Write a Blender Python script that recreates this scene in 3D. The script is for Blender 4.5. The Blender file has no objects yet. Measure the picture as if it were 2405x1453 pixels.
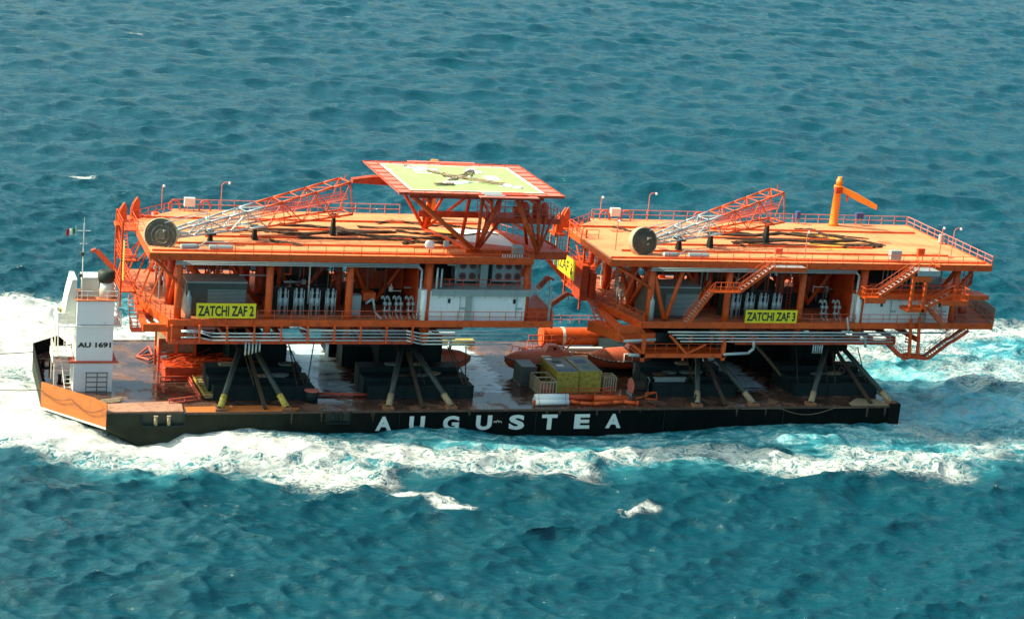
import bpy, bmesh, math, random
import numpy as np
from mathutils import Vector, Matrix

S = bpy.context.scene
COL = S.collection
random.seed(7)

# ---------------------------------------------------------------- camera
FPX = 4640.28
CR = np.array([15350. - 1202.5, 825. - 726.5, FPX]); CR /= np.linalg.norm(CR)
CF = np.array([-310. - 1202.5, -635. - 726.5, FPX]); CF -= CR * CR.dot(CF); CF /= np.linalg.norm(CF)
CU = np.cross(CR, CF)
ROT = np.array([CR, CF, CU])            # world = ROT @ (right, down, forward)
CAM = -(ROT @ (np.array([-2.5, 235.5, FPX]) / FPX * 220.))
cd = bpy.data.cameras.new('camera')
cam = bpy.data.objects.new('camera', cd)
COL.objects.link(cam)
cd.sensor_width = 36
cd.lens = FPX / 2405 * 36
cd.clip_start = 1
cd.clip_end = 20000
r_, u_, b_ = ROT @ np.array([1, 0, 0]), ROT @ np.array([0, -1, 0]), ROT @ np.array([0, 0, -1])
cam.matrix_world = Matrix(((r_[0], u_[0], b_[0], CAM[0]), (r_[1], u_[1], b_[1], CAM[1]), (r_[2], u_[2], b_[2], CAM[2]), (0, 0, 0, 1)))
S.camera = cam

# ---------------------------------------------------------------- sky, sun, exposure
SUN = Vector((-1.06, 0.36, 1.05)).normalized()     # direction towards the sun
elev = math.asin(SUN.z)
w = bpy.data.worlds.new('World'); S.world = w; w.use_nodes = True
nt = w.node_tree
bg = nt.nodes['Background']
sky = nt.nodes.new('ShaderNodeTexSky')
sky.sky_type = 'NISHITA'; sky.sun_disc = False
sky.sun_elevation = elev
sky.sun_rotation = math.atan2(SUN.x, SUN.y)
sky.air_density = 1.0; sky.dust_density = 5.5; sky.ozone_density = 1.0
tint = nt.nodes.new('ShaderNodeMix'); tint.data_type = 'RGBA'; tint.blend_type = 'MULTIPLY'; tint.inputs['Factor'].default_value = 1
tint.inputs['B'].default_value = (.80, 1.05, .97, 1)
nt.links.new(sky.outputs[0], tint.inputs['A']); nt.links.new(tint.outputs['Result'], bg.inputs[0]); bg.inputs[1].default_value = 0.15
sl = bpy.data.lights.new('sun', 'SUN'); sl.energy = 4.1; sl.angle = math.radians(0.5); sl.color = (1.0, 0.88, 0.70)
so = bpy.data.objects.new('sun', sl); COL.objects.link(so)
so.rotation_euler = SUN.to_track_quat('Z', 'Y').to_euler()
S.view_settings.view_transform = 'Standard'; S.view_settings.look = 'None'
S.view_settings.exposure = 0.7; S.view_settings.gamma = 1

# ---------------------------------------------------------------- materials
def mat(name, col, rough=.5, metal=0., stain=None, amt=.35, scale=.6, var=.18, bump=.0, stretch=(1, 1, 1), spec=.5):
    m = bpy.data.materials.new(name); m.use_nodes = True
    n = m.node_tree.nodes; l = m.node_tree.links
    p = n['Principled BSDF']
    p.inputs['Roughness'].default_value = rough; p.inputs['Metallic'].default_value = metal
    p.inputs['Specular IOR Level'].default_value = spec
    tc = n.new('ShaderNodeNewGeometry')
    mp = n.new('ShaderNodeMapping'); mp.inputs['Scale'].default_value = stretch
    l.new(tc.outputs['Position'], mp.inputs['Vector'])
    nz = n.new('ShaderNodeTexNoise'); nz.inputs['Scale'].default_value = scale; nz.inputs['Detail'].default_value = 6; nz.inputs['Roughness'].default_value = .65
    l.new(mp.outputs[0], nz.inputs['Vector'])
    mx = n.new('ShaderNodeMix'); mx.data_type = 'RGBA'
    mx.inputs['A'].default_value = (*[c * (1 - var) for c in col], 1)
    mx.inputs['B'].default_value = (*[min(1, c * (1 + var)) for c in col], 1)
    l.new(nz.outputs['Fac'], mx.inputs['Factor'])
    out = mx.outputs['Result']
    if stain:
        n2 = n.new('ShaderNodeTexNoise'); n2.inputs['Scale'].default_value = scale * 1.7; n2.inputs['Detail'].default_value = 8; n2.inputs['Roughness'].default_value = .7
        mp2 = n.new('ShaderNodeMapping'); mp2.inputs['Scale'].default_value = stretch; mp2.inputs['Location'].default_value = (13, 7, 3)
        l.new(tc.outputs['Position'], mp2.inputs['Vector']); l.new(mp2.outputs[0], n2.inputs['Vector'])
        rp = n.new('ShaderNodeValToRGB'); e = rp.color_ramp.elements
        e[0].position = 1 - amt - .09 + .02; e[1].position = min(1, 1 - amt + .12); 
        l.new(n2.outputs['Fac'], rp.inputs[0])
        m2 = n.new('ShaderNodeMix'); m2.data_type = 'RGBA'
        l.new(rp.outputs[0], m2.inputs['Factor']); l.new(out, m2.inputs['A']); m2.inputs['B'].default_value = (*stain, 1)
        out = m2.outputs['Result']
    l.new(out, p.inputs['Base Color'])
    if bump:
        bp = n.new('ShaderNodeBump'); bp.inputs['Strength'].default_value = bump; bp.inputs['Distance'].default_value = .05
        l.new(nz.outputs['Fac'], bp.inputs['Height']); l.new(bp.outputs[0], p.inputs['Normal'])
    return m

M = {}
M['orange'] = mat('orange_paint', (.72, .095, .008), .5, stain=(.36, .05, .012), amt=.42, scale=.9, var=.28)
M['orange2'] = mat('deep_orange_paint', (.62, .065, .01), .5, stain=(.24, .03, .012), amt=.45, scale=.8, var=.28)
M['topdeck'] = mat('sunlit_deck_paint', (.80, .29, .115), .75, stain=(.60, .17, .055), amt=.44, scale=.22, stretch=(.5, 1, 1), var=.12)  # deck orange paled: overexposed sun put into the colour, with dust
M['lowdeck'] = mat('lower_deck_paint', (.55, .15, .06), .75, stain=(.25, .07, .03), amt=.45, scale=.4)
M['red'] = mat('red_orange_paint', (.62, .10, .05), .55, scale=.9)
M['pink'] = mat('netting_red', (.66, .17, .12), .8, stain=(.5, .2, .15), amt=.45, scale=1.2)
M['white'] = mat('white_paint', (.84, .86, .85), .5, stain=(.45, .38, .28), amt=.30, scale=.9, stretch=(1, 1, .3), var=.05)
M['cream'] = mat('cream_paint', (.78, .74, .62), .5, stain=(.4, .25, .15), amt=.3, scale=.9, var=.06)
M['grey'] = mat('galvanised_grey', (.36, .42, .41), .45, .3, stain=(.2, .2, .18), amt=.35, scale=1.5)
M['pipe'] = mat('pale_pipe_steel', (.42, .50, .50), .4, .25, scale=1.5)
M['dkgrey'] = mat('dull_grey_steel', (.095, .11, .10), .5, .3, stain=(.06, .05, .04), amt=.4, scale=1.2)
M['black'] = mat('black_steel', (.005, .006, .006), .7, stain=(.018, .011, .007), amt=.36, scale=.8, spec=.12)
M['blackg'] = mat('green_black_steel', (.012, .026, .027), .6, stain=(.035, .022, .012), amt=.36, scale=1.2, spec=.2)
M['gunwale'] = mat('gunwale_paint', (.07, .045, .03), .7, stain=(.18, .09, .05), amt=.42, scale=.9)
M['patch'] = mat('yellow_deck_paint', (.85, .40, .05), .75, stain=(.8, .33, .1), amt=.45, scale=.6, var=.08)
M['dusty'] = mat('dusty_red_plate', (.42, .22, .14), .75, stain=(.22, .10, .05), amt=.42, scale=.8)
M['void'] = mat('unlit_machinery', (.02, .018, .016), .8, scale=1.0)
M['yellow'] = mat('sign_yellow', (.90, .72, .02), .5, var=.06, scale=.5)
M['yelpaint'] = mat('worn_yellow_paint', (.52, .40, .06), .6, stain=(.2, .12, .05), amt=.45, scale=1.5)
M['jib'] = mat('crane_yellow_orange', (.80, .23, .015), .5, var=.08, scale=.5)
M['text'] = mat('lettering_dark', (.02, .03, .02), .6)
M['letter'] = mat('hull_letter_white', (.70, .75, .70), .6, stain=(.35, .35, .28), amt=.33, scale=2.5)
M['green'] = mat('helideck_green', (.34, .43, .16), .8, stain=(.42, .50, .26), amt=.42, scale=.5, var=.12)
M['mark'] = mat('helideck_marking', (.75, .75, .55), .8, scale=1, var=.08)
M['rope'] = mat('dark_rope', (.045, .03, .018), .9, stain=(.12, .07, .03), amt=.4, scale=3)
M['bracesteel'] = mat('brace_steel', (.030, .048, .043), .5, stain=(.10, .07, .04), amt=.4, scale=1.5)
M['palecrate'] = mat('pale_crate_wood', (.42, .35, .22), .8, stain=(.3, .2, .12), amt=.35, scale=2)
M['tan'] = mat('weathered_timber', (.32, .25, .15), .8, stain=(.15, .1, .06), amt=.45, scale=2)
M['concrete'] = mat('drum_plate', (.07, .072, .05), .7, stain=(.14, .14, .085), amt=.45, scale=3, var=.35)
M['drumside'] = mat('drum_side', (.42, .36, .22), .6, stain=(.2, .15, .1), amt=.4, scale=2)
M['lifeboat'] = mat('lifeboat_orange', (.58, .085, .03), .45, stain=(.40, .12, .07), amt=.40, scale=.7)
M['lbtop'] = mat('lifeboat_faded_top', (.56, .12, .055), .55, stain=(.46, .27, .17), amt=.40, scale=.8)
M['glass'] = mat('dark_glass', (.02, .03, .03), .1)
M['bluecap'] = mat('blue_tarpaulin', (.05, .13, .20), .6, stain=(.12, .2, .22), amt=.45, scale=1.5)
M['roofgrey'] = mat('container_roof', (.14, .19, .18), .5, stain=(.40, .42, .38), amt=.36, scale=.7)
M['rust'] = mat('rusty_plate', (.30, .13, .06), .7, stain=(.16, .07, .04), amt=.45, scale=.8, var=.25)
M['rustorange'] = mat('weathered_orange_plate', (.56, .16, .03), .6, stain=(.34, .12, .05), amt=.42, scale=.7, var=.2)
M['flagg'] = mat('flag_green', (.03, .25, .08), .8); M['flagw'] = mat('flag_white', (.8, .8, .75), .8); M['flagr'] = mat('flag_red', (.6, .03, .03), .8)
M['bluehouse'] = mat('blue_enamel', (.05, .07, .2), .5)
M['fan'] = mat('fan_red', (.38, .12, .11), .6)

def hull_mat():
    m = mat('hull_black', (.003, .006, .006), .65, stain=(.014, .011, .007), amt=.42, scale=.5, stretch=(1, 1, .35), var=.3, spec=.06)
    n = m.node_tree.nodes; l = m.node_tree.links
    # forward part of the side turns greener and lighter
    g = n.new('ShaderNodeNewGeometry'); s = n.new('ShaderNodeSeparateXYZ'); l.new(g.outputs['Position'], s.inputs[0])
    r = n.new('ShaderNodeMapRange'); r.inputs['From Min'].default_value = -12; r.inputs['From Max'].default_value = -46
    l.new(s.outputs['X'], r.inputs['Value'])
    nz = n.new('ShaderNodeTexNoise'); nz.inputs['Scale'].default_value = .35; nz.inputs['Detail'].default_value = 5
    l.new(g.outputs['Position'], nz.inputs['Vector'])
    mu = n.new('ShaderNodeMath'); mu.operation = 'MULTIPLY'; l.new(r.outputs[0], mu.inputs[0]); l.new(nz.outputs['Fac'], mu.inputs[1])
    mu2 = n.new('ShaderNodeMath'); mu2.operation = 'MULTIPLY'; mu2.use_clamp = True; l.new(mu.outputs[0], mu2.inputs[0]); mu2.inputs[1].default_value = 1.5
    mx = n.new('ShaderNodeMix'); mx.data_type = 'RGBA'
    p = n['Principled BSDF']; old = p.inputs['Base Color'].links[0].from_socket
    l.new(mu2.outputs[0], mx.inputs['Factor']); l.new(old, mx.inputs['A']); mx.inputs['B'].default_value = (.050, .060, .040, 1)
    l.new(mx.outputs['Result'], p.inputs['Base Color'])
    return m
M['hull'] = hull_mat()
M['tube'] = mat('olive_tubes', (.16, .14, .09), .5, stain=(.3, .25, .15), amt=.4, scale=2)

def deck_mat():
    m = bpy.data.materials.new('wet_barge_deck'); m.use_nodes = True
    n = m.node_tree.nodes; l = m.node_tree.links; p = n['Principled BSDF']
    g = n.new('ShaderNodeNewGeometry')
    def noise(sc, det, st, off=0):
        mp = n.new('ShaderNodeMapping'); mp.inputs['Scale'].default_value = st; mp.inputs['Location'].default_value = (off, off * 2, 0)
        l.new(g.outputs['Position'], mp.inputs[0])
        t = n.new('ShaderNodeTexNoise'); t.inputs['Scale'].default_value = sc; t.inputs['Detail'].default_value = det; t.inputs['Roughness'].default_value = .65
        l.new(mp.outputs[0], t.inputs['Vector']); return t.outputs['Fac']
    def ramp(fac, a, b, ca=(0, 0, 0, 1), cb=(1, 1, 1, 1)):
        r = n.new('ShaderNodeValToRGB'); r.color_ramp.elements[0].position = a; r.color_ramp.elements[1].position = b
        r.color_ramp.elements[0].color = ca; r.color_ramp.elements[1].color = cb; l.new(fac, r.inputs[0]); return r.outputs[0]
    base = ramp(noise(.25, 6, (1, 1, 1)), .35, .65, (.075, .036, .024, 1), (.30, .15, .09, 1))
    rust = ramp(noise(.5, 8, (1, 1.6, 1), 9), .56, .68)
    mx = n.new('ShaderNodeMix'); mx.data_type = 'RGBA'; l.new(rust, mx.inputs['Factor']); l.new(base, mx.inputs['A']); mx.inputs['B'].default_value = (.035, .03, .025, 1)
    wet = ramp(noise(.45, 7, (1, .8, 1), 21), .38, .50)
    mx2 = n.new('ShaderNodeMix'); mx2.data_type = 'RGBA'; l.new(wet, mx2.inputs['Factor']); l.new(mx.outputs['Result'], mx2.inputs['A'])
    mx2.blend_type = 'MULTIPLY'; mx2.inputs['B'].default_value = (.5, .5, .55, 1)
    # white-grey sea water streaks in the open lanes, sky reflection put in their colour
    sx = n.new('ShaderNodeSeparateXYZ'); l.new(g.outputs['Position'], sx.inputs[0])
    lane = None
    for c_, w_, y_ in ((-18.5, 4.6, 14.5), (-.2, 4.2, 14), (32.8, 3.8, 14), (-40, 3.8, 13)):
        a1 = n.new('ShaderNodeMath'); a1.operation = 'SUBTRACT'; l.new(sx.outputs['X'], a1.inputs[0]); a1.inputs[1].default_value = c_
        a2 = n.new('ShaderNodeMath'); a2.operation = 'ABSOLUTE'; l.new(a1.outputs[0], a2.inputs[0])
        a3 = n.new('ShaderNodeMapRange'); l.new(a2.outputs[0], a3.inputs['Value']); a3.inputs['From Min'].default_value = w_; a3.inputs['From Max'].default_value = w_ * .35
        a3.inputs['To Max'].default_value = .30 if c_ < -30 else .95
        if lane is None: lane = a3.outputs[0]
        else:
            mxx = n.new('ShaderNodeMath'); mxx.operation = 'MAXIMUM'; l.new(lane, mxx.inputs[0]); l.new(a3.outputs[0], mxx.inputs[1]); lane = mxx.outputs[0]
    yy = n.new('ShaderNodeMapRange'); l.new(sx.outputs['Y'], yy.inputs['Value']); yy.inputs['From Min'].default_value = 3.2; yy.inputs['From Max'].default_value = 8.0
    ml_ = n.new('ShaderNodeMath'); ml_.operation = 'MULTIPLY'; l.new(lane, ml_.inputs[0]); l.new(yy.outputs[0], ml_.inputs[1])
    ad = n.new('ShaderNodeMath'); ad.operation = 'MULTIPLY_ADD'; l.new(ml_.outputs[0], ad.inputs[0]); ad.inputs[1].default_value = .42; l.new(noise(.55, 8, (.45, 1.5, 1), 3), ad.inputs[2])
    sheen_film = ramp(ad.outputs[0], .77, .85)
    mx3 = n.new('ShaderNodeMix'); mx3.data_type = 'RGBA'; l.new(sheen_film, mx3.inputs['Factor']); l.new(mx2.outputs['Result'], mx3.inputs['A']); mx3.inputs['B'].default_value = (.52, .66, .68, 1)
    l.new(mx3.outputs['Result'], p.inputs['Base Color'])
    rr = n.new('ShaderNodeMapRange'); l.new(wet, rr.inputs['Value']); rr.inputs['To Min'].default_value = .55; rr.inputs['To Max'].default_value = .05
    l.new(rr.outputs[0], p.inputs['Roughness'])
    b = n.new('ShaderNodeBump'); b.inputs['Strength'].default_value = .15; b.inputs['Distance'].default_value = .02
    l.new(noise(2.5, 6, (.6, 2, 1), 5), b.inputs['Height']); l.new(b.outputs[0], p.inputs['Normal'])
    return m
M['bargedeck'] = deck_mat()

# ---------------------------------------------------------------- mesh helpers
class MB:
    def __init__(s): s.v = []; s.f = []
    def add(s, vs, fs):
        o = len(s.v); s.v += [tuple(v) for v in vs]; s.f += [tuple(i + o for i in f) for f in fs]; return s
    def box(s, x0, x1, y0, y1, z0, z1):
        vs = [(x, y, z) for z in (z0, z1) for (x, y) in ((x0, y0), (x1, y0), (x1, y1), (x0, y1))]
        return s.add(vs, [(3, 2, 1, 0), (4, 5, 6, 7), (0, 1, 5, 4), (1, 2, 6, 5), (2, 3, 7, 6), (3, 0, 4, 7)])
    def prism(s, pts, z0, z1):
        n = len(pts)
        a = sum(pts[i][0] * pts[(i + 1) % n][1] - pts[(i + 1) % n][0] * pts[i][1] for i in range(n))
        if a < 0: pts = pts[::-1]
        vs = [(x, y, z0) for x, y in pts] + [(x, y, z1) for x, y in pts]
        fs = [tuple(range(n - 1, -1, -1)), tuple(range(n, 2 * n))] + [(i, (i + 1) % n, n + (i + 1) % n, n + i) for i in range(n)]
        return s.add(vs, fs)
    def prismy(s, pts, y0, y1):        # outline in x,z extruded along y
        n = len(pts)
        vs = [(x, y0, z) for x, z in pts] + [(x, y1, z) for x, z in pts]
        return s.add(vs, [tuple(range(n)), tuple(range(2 * n - 1, n - 1, -1))] + [((i + 1) % n, i, n + i, n + (i + 1) % n) for i in range(n)])
    def prismx(s, pts, x0, x1):        # outline in y,z extruded along x
        n = len(pts)
        vs = [(x0, y, z) for y, z in pts] + [(x1, y, z) for y, z in pts]
        return s.add(vs, [tuple(range(n - 1, -1, -1)), tuple(range(n, 2 * n))] + [(i, (i + 1) % n, n + (i + 1) % n, n + i) for i in range(n)])
    def tube(s, a, b, r, r2=None, n=8, cap=True):
        a = Vector(a); b = Vector(b); d = b - a
        if d.length < 1e-6: return s
        r2 = r if r2 is None else r2
        d.normalize(); u = d.orthogonal().normalized(); v = d.cross(u)
        vs = []
        for p, rr in ((a, r), (b, r2)):
            for i in range(n):
                t = 2 * math.pi * (i + .5) / n
                vs.append(p + (u * math.cos(t) + v * math.sin(t)) * rr)
        fs = [(i, (i + 1) % n, n + (i + 1) % n, n + i) for i in range(n)]
        if cap: fs += [tuple(range(n - 1, -1, -1)), tuple(range(n, 2 * n))]
        return s.add(vs, fs)
    def path(s, pts, r, n=8):
        for i in range(len(pts) - 1): s.tube(pts[i], pts[i + 1], r, n=n)
        return s
    def beam(s, a, b, w, h):           # rectangular bar, w sideways, h in the vertical plane
        a = Vector(a); b = Vector(b); d = (b - a).normalized()
        up = Vector((0, 0, 1)) if abs(d.z) < .95 else Vector((0, 1, 0))
        sd = d.cross(up).normalized(); up = sd.cross(d)
        vs = []
        for p in (a, b):
            for i, j in ((-1, -1), (1, -1), (1, 1), (-1, 1)): vs.append(p + sd * i * w / 2 + up * j * h / 2)
        return s.add(vs, [(3, 2, 1, 0), (4, 5, 6, 7), (0, 1, 5, 4), (1, 2, 6, 5), (2, 3, 7, 6), (3, 0, 4, 7)])
    def torus(s, c, axis, R, r, n=14, m=6, a0=0, a1=2 * math.pi):
        c = Vector(c); ax = Vector(axis).normalized(); u = ax.orthogonal().normalized()
        if abs(ax.z) < .9: u = Vector((0, 0, 1)).cross(ax).normalized()
        v = ax.cross(u)
        pts = [c + (u * math.cos(a0 + (a1 - a0) * i / n) + v * math.sin(a0 + (a1 - a0) * i / n)) * R for i in range(n + 1)]
        return s.path(pts, r, m)
    def lathe(s, c, axis, prof, n=28):   # prof: list of (offset along axis, radius)
        c = Vector(c); ax = Vector(axis).normalized(); u = ax.orthogonal().normalized(); v = ax.cross(u)
        vs = []
        for o, r in prof:
            for i in range(n):
                t = 2 * math.pi * i / n; vs.append(c + ax * o + (u * math.cos(t) + v * math.sin(t)) * max(r, 1e-3))
        fs = []
        for k in range(len(prof) - 1):
            for i in range(n): fs.append((k * n + i, k * n + (i + 1) % n, (k + 1) * n + (i + 1) % n, (k + 1) * n + i))
        fs += [tuple(range(n - 1, -1, -1)), tuple(range((len(prof) - 1) * n, len(prof) * n))]
        return s.add(vs, fs)
    def rail(s, pts, h=1.1, sp=1.9, r=.035, closed=False, mid=2, toe=False):
        pts = [Vector(p) for p in pts]
        if closed: pts.append(pts[0])
        for a, b in zip(pts, pts[1:]):
            L = (b - a).length; k = max(1, round(L / sp))
            for i in range(k + 1):
                q = a.lerp(b, i / k); s.tube(q, q + Vector((0, 0, h)), r * 1.15, n=5)
            for j in range(mid): 
                z = h * (j + 1) / mid; s.tube(a + Vector((0, 0, z)), b + Vector((0, 0, z)), r, n=5)
            if toe: s.beam(a + Vector((0, 0, .06)), b + Vector((0, 0, .06)), .03, .12)
        return s
    def build(s, name, m, parent=None, smooth=False, label=None):
        me = bpy.data.meshes.new(name); me.from_pydata(s.v, [], s.f); me.update()
        me.materials.append(M[m] if isinstance(m, str) else m)
        o = bpy.data.objects.new(name, me); COL.objects.link(o)
        if parent: 
            o.parent = parent
            # positions are given in world metres: undo the parent's offset
            o.matrix_parent_inverse = Matrix.Translation(-abs_loc(parent))
        if smooth:
            for p in me.polygons: p.use_smooth = len(p.vertices) < 5
        if label: o['label'] = label
        return o

def abs_loc(o):
    v = Vector(o.location)
    return v if o.parent is None or o.type == 'MESH' else v
def thing(name, label, cat, loc=(0, 0, 0), group=None):
    o = bpy.data.objects.new(name, None); COL.objects.link(o); o.location = loc; o.empty_display_size = .5
    o['label'] = label; o['category'] = cat
    if group: o['group'] = group
    return o
def sub(mb, name, m, parent, **k):        # sub-part of a mesh part
    o = mb.build(name, m, None, **k); o.parent = parent
    return o
def tag(o, label, cat, group=None):
    o['label'] = label; o['category'] = cat
    if group: o['group'] = group
    return o
def copy_tree(o, parent=None):
    c = o.copy(); COL.objects.link(c)
    if parent: c.parent = parent
    for ch in list(o.children): copy_tree(ch, c)
    return c
def text(s, x0, x1, z0, z1, y, m, name='lettering', parent=None, off=.02, depth=.012, issub=False, flipx=None):
    cu = bpy.data.curves.new(name, 'FONT'); cu.body = s; cu.offset = off; cu.extrude = .02; cu.resolution_u = 4
    t = bpy.data.objects.new('tmp', cu); COL.objects.link(t)
    bpy.context.view_layer.update()
    me = bpy.data.meshes.new_from_object(t.evaluated_get(bpy.context.evaluated_depsgraph_get()))
    bpy.data.objects.remove(t)
    vs = np.array([v.co[:] for v in me.vertices])
    mn, mxx = vs.min(0), vs.max(0)
    q = MB()
    vv = []
    for v in vs:
        fx = (v[0] - mn[0]) / (mxx[0] - mn[0]); fz = (v[1] - mn[1]) / (mxx[1] - mn[1]); fd = (v[2] - mn[2]) / (mxx[2] - mn[2])
        if flipx: # text on a plane facing -x : runs along y from y0 to y1
            vv.append((flipx[2] - fd * depth, flipx[0] + (flipx[1] - flipx[0]) * fx, z0 + (z1 - z0) * fz))
        else: vv.append((x0 + (x1 - x0) * fx, y - fd * depth, z0 + (z1 - z0) * fz))
    q.add(vv, [tuple(p.vertices) for p in me.polygons])
    if issub: return sub(q, name, m, parent)
    return q.build(name, m, parent)

# a point of the photograph on a known real plane (Y or Z in metres)
def ray(px, py): return ROT @ np.array([px - 1202.5, py - 726.5, FPX])
def onY(px, py, y):
    r = ray(px, py); return Vector(CAM + r * ((y - CAM[1]) / r[1]))
def onZ(px, py, z):
    r = ray(px, py); return Vector(CAM + r * ((z - CAM[2]) / r[2]))

# ================================================================ SEA
SEA = -2.7
def hull_profile(x):
    xs = [-75, -52, -46, -41, -37.8, -36.2, -33, -28.6, -24, -19, -15.4, -10.7, -5.8, .3, 10.5, 21, 28.8, 34.3, 40, 48.3, 60]
    zs = [-2.6, -2.4, -3.0, -3.7, -3.5, -2.3, -2.1, -1.9, -2.3, -2.6, -2.5, -1.9, -2.1, -3.0, -3.1, -2.7, -2.3, -2.0, -2.05, -2.1, -2.5]
    return np.interp(x, xs, zs)
def capd(X, Y, c):
    x1, y1, x2, y2, r = c[:5]
    dx, dy = x2 - x1, y2 - y1; L = dx * dx + dy * dy + 1e-9
    t = np.clip(((X - x1) * dx + (Y - y1) * dy) / L, 0, 1)
    d = np.hypot(X - x1 - t * dx, Y - y1 - t * dy)
    s = np.clip(1 - d / r, 0, 1)
    return s * s * (3 - 2 * s)
CH = -0.85
def build_sea():
    rng = np.random.RandomState(11)
    c0 = np.array([CAM[0], CAM[1]])
    cen = math.atan2(*(ROT @ np.array([0, 0, 1]))[:2])        # view azimuth from +Y
    rs = [5.]
    while rs[-1] < 6000:
        r = rs[-1]
        k = .06 if r < 80 else (.0075 if r < 120 else (.00165 if r < 330 else (.0021 if r < 1150 else (.008 if r < 1800 else .06))))
        rs.append(r * (1 + k))
    rs = np.array(rs)
    d = math.radians(1)
    az = np.concatenate([np.arange(-180, -40, 3) * d, np.arange(-38 * d, 38 * d, .00185), np.arange(40, 181, 3) * d])
    R, A = np.meshgrid(rs, az + cen, indexing='ij')
    X = c0[0] + R * np.sin(A); Y = c0[1] + R * np.cos(A)
    step = R * np.gradient(rs)[:, None] / rs[:, None]
    dr = np.gradient(rs)[:, None] * np.ones_like(R)
    calm = np.clip(1 - .85 * np.clip(1 - np.hypot(np.maximum(np.abs(X + 1) - 50, 0), np.maximum(np.abs(Y - 13.5) - 13.5, 0)) / 7., 0, 1), 0, 1)
    Z = np.zeros_like(X); DX = np.zeros_like(X); DY = np.zeros_like(X); J = np.zeros_like(X)
    # wind sea: wave spectra summed by FFT on two tiles of unequal size and heading
    def tile(N, L, wind_l, th, rms, seed, cut):
        g = np.random.RandomState(seed)
        k1 = np.fft.fftfreq(N, L / N) * 2 * math.pi
        KX, KY = np.meshgrid(k1, k1, indexing='ij'); K = np.hypot(KX, KY); K[0, 0] = 1
        cs = (KX * math.cos(th) + KY * math.sin(th)) / K
        P = np.exp(-1 / (K * wind_l) ** 2) / K ** SPEC * (np.abs(cs) ** 4 + .04) * (K < 2 * math.pi / 1.2)
        P[0, 0] = 0
        H = np.sqrt(P) * (g.randn(N, N) + 1j * g.randn(N, N))
        h = np.fft.ifft2(H).real; sc = rms / h.std(); H = H * sc
        outs = []
        for lm in cut:
            Hc = H * np.exp(-(K * lm / 6.283) ** 4) if lm else H
            f = lambda q: np.fft.ifft2(q).real
            outs.append((f(Hc), f(-1j * KX / K * Hc), f(-1j * KY / K * Hc), f(-(KX ** 2 + KY ** 2) / K * Hc)))
        return outs
    SPEC = 3.5
    def sample(fields, L, N, rot, off):
        c_, s_ = math.cos(rot), math.sin(rot)
        U = ((X * c_ + Y * s_) + off) / L * N; V = ((-X * s_ + Y * c_) + off * .7) / L * N
        i0 = np.floor(U).astype(np.int64); j0 = np.floor(V).astype(np.int64); fu = U - i0; fv = V - j0
        i0 %= N; j0 %= N; i1 = (i0 + 1) % N; j1 = (j0 + 1) % N
        r = [a[i0, j0] * (1 - fu) * (1 - fv) + a[i1, j0] * fu * (1 - fv) + a[i0, j1] * (1 - fu) * fv + a[i1, j1] * fu * fv for a in fields]
        return r[0], r[1] * c_ - r[2] * s_, r[1] * s_ + r[2] * c_, r[3]
    cuts = (0, 3.0, 8.0)
    wts = []
    t1 = np.clip((dr - .45) / .5, 0, 1); t2 = np.clip((dr - 1.6) / 1.6, 0, 1)
    wts = [1 - t1, t1 * (1 - t2), t2 * np.clip(1 - (dr - 6) / 10, 0, 1)]
    for N, L, wl, th, rms, seed, rot, off in ((1024, 330., 5.2, math.radians(-98), .42, 3, 0., 20.), (1024, 217., 1.7, math.radians(-80), .17, 8, .35, 71.), (1024, 121., .48, math.radians(-105), .078, 5, -.3, 33.)):
        T = tile(N, L, wl, th, rms, seed, cuts)
        for fl, wt in zip(T, wts):
            a, b, c, d_ = sample(fl, L, N, rot, off)
            Z += a * wt * calm; DX += b * wt * calm; DY += c * wt * calm; J += d_ * wt * calm
    J = -J
    # wave thrown off the bow and along the near side
    dist = np.maximum(-Y, 0)
    near = np.exp(-(dist / 5.5) ** 2) * (Y < 1.5) * np.clip((X + 62) / 8, 0, 1) * np.clip((62 - X) / 10, 0, 1)
    Z += near * (hull_profile(X) - SEA)
    # ridge that runs away from the hull with the band of foam
    ridge_y = np.interp(X, [-60, -45, -36, -26, -15, 0, 12, 25, 36, 50], [4, -3.2, -5, -10, -8.5, -10, -8.5, -10, -15, -13])
    rw = np.exp(-((Y - ridge_y) / 2.6) ** 2) * np.clip((X + 60) / 6, 0, 1) * np.clip((58 - X) / 14, 0, 1)
    Z += rw * .7
    Z += 1.6 * capd(X, Y, (-62, 40, -50, 46, 13, 1)) + 1.0 * capd(X, Y, (-58, 8, -50, 3, 8, 1))
    foam_c = [(-62, 8, -47, -1.5, 7, 1.1), (-48, -1.5, -36, -3.5, 5.6, 1.0), (-38, -2, -26, -5.5, 6.6, .98), (-31, -5, -23, -12, 5.6, .80), (-24, -5, -13, -8, 5.6, .74), (-26, -12, -18, -13, 3.2, .62),
              (-14, -8, 2, -9.8, 4.6, .70), (0, -9, 14, -8.2, 4.0, .74), (12, -8, 24, -8.5, 3.6, .62), (24, -9, 33, -14.5, 4.6, .70), (32, -13, 46, -15, 5.5, .58),
              (38, -9, 50, -11, 5, .52), (-14, -10, 4, -13.5, 4.2, .52), (-44, -6, -30, -8, 4.6, .55), (50, -12, 60, -6, 6, .42),
              (-70, 14, -54, 12, 14, 1.1), (-66, 30, -52, 38, 22, 1.1), (-51, 30, -37, 40, 11, .95), (-56, 46, -50, 50, 9, 1.0), (-36, 38, -22, 46, 7, .6),
              (60, 39, 95, 43, 6, .74), (49, 27, 75, 34, 6, .58), (50, -1, 64, -9, 5, .46), (49, 3, 70, 8, 7, .30), (70, 20, 110, 28, 11, .46), (55, 12, 90, 14, 9, .30), (48, 31, 60, 36, 5, .64)]
    F = np.zeros_like(X)
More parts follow.
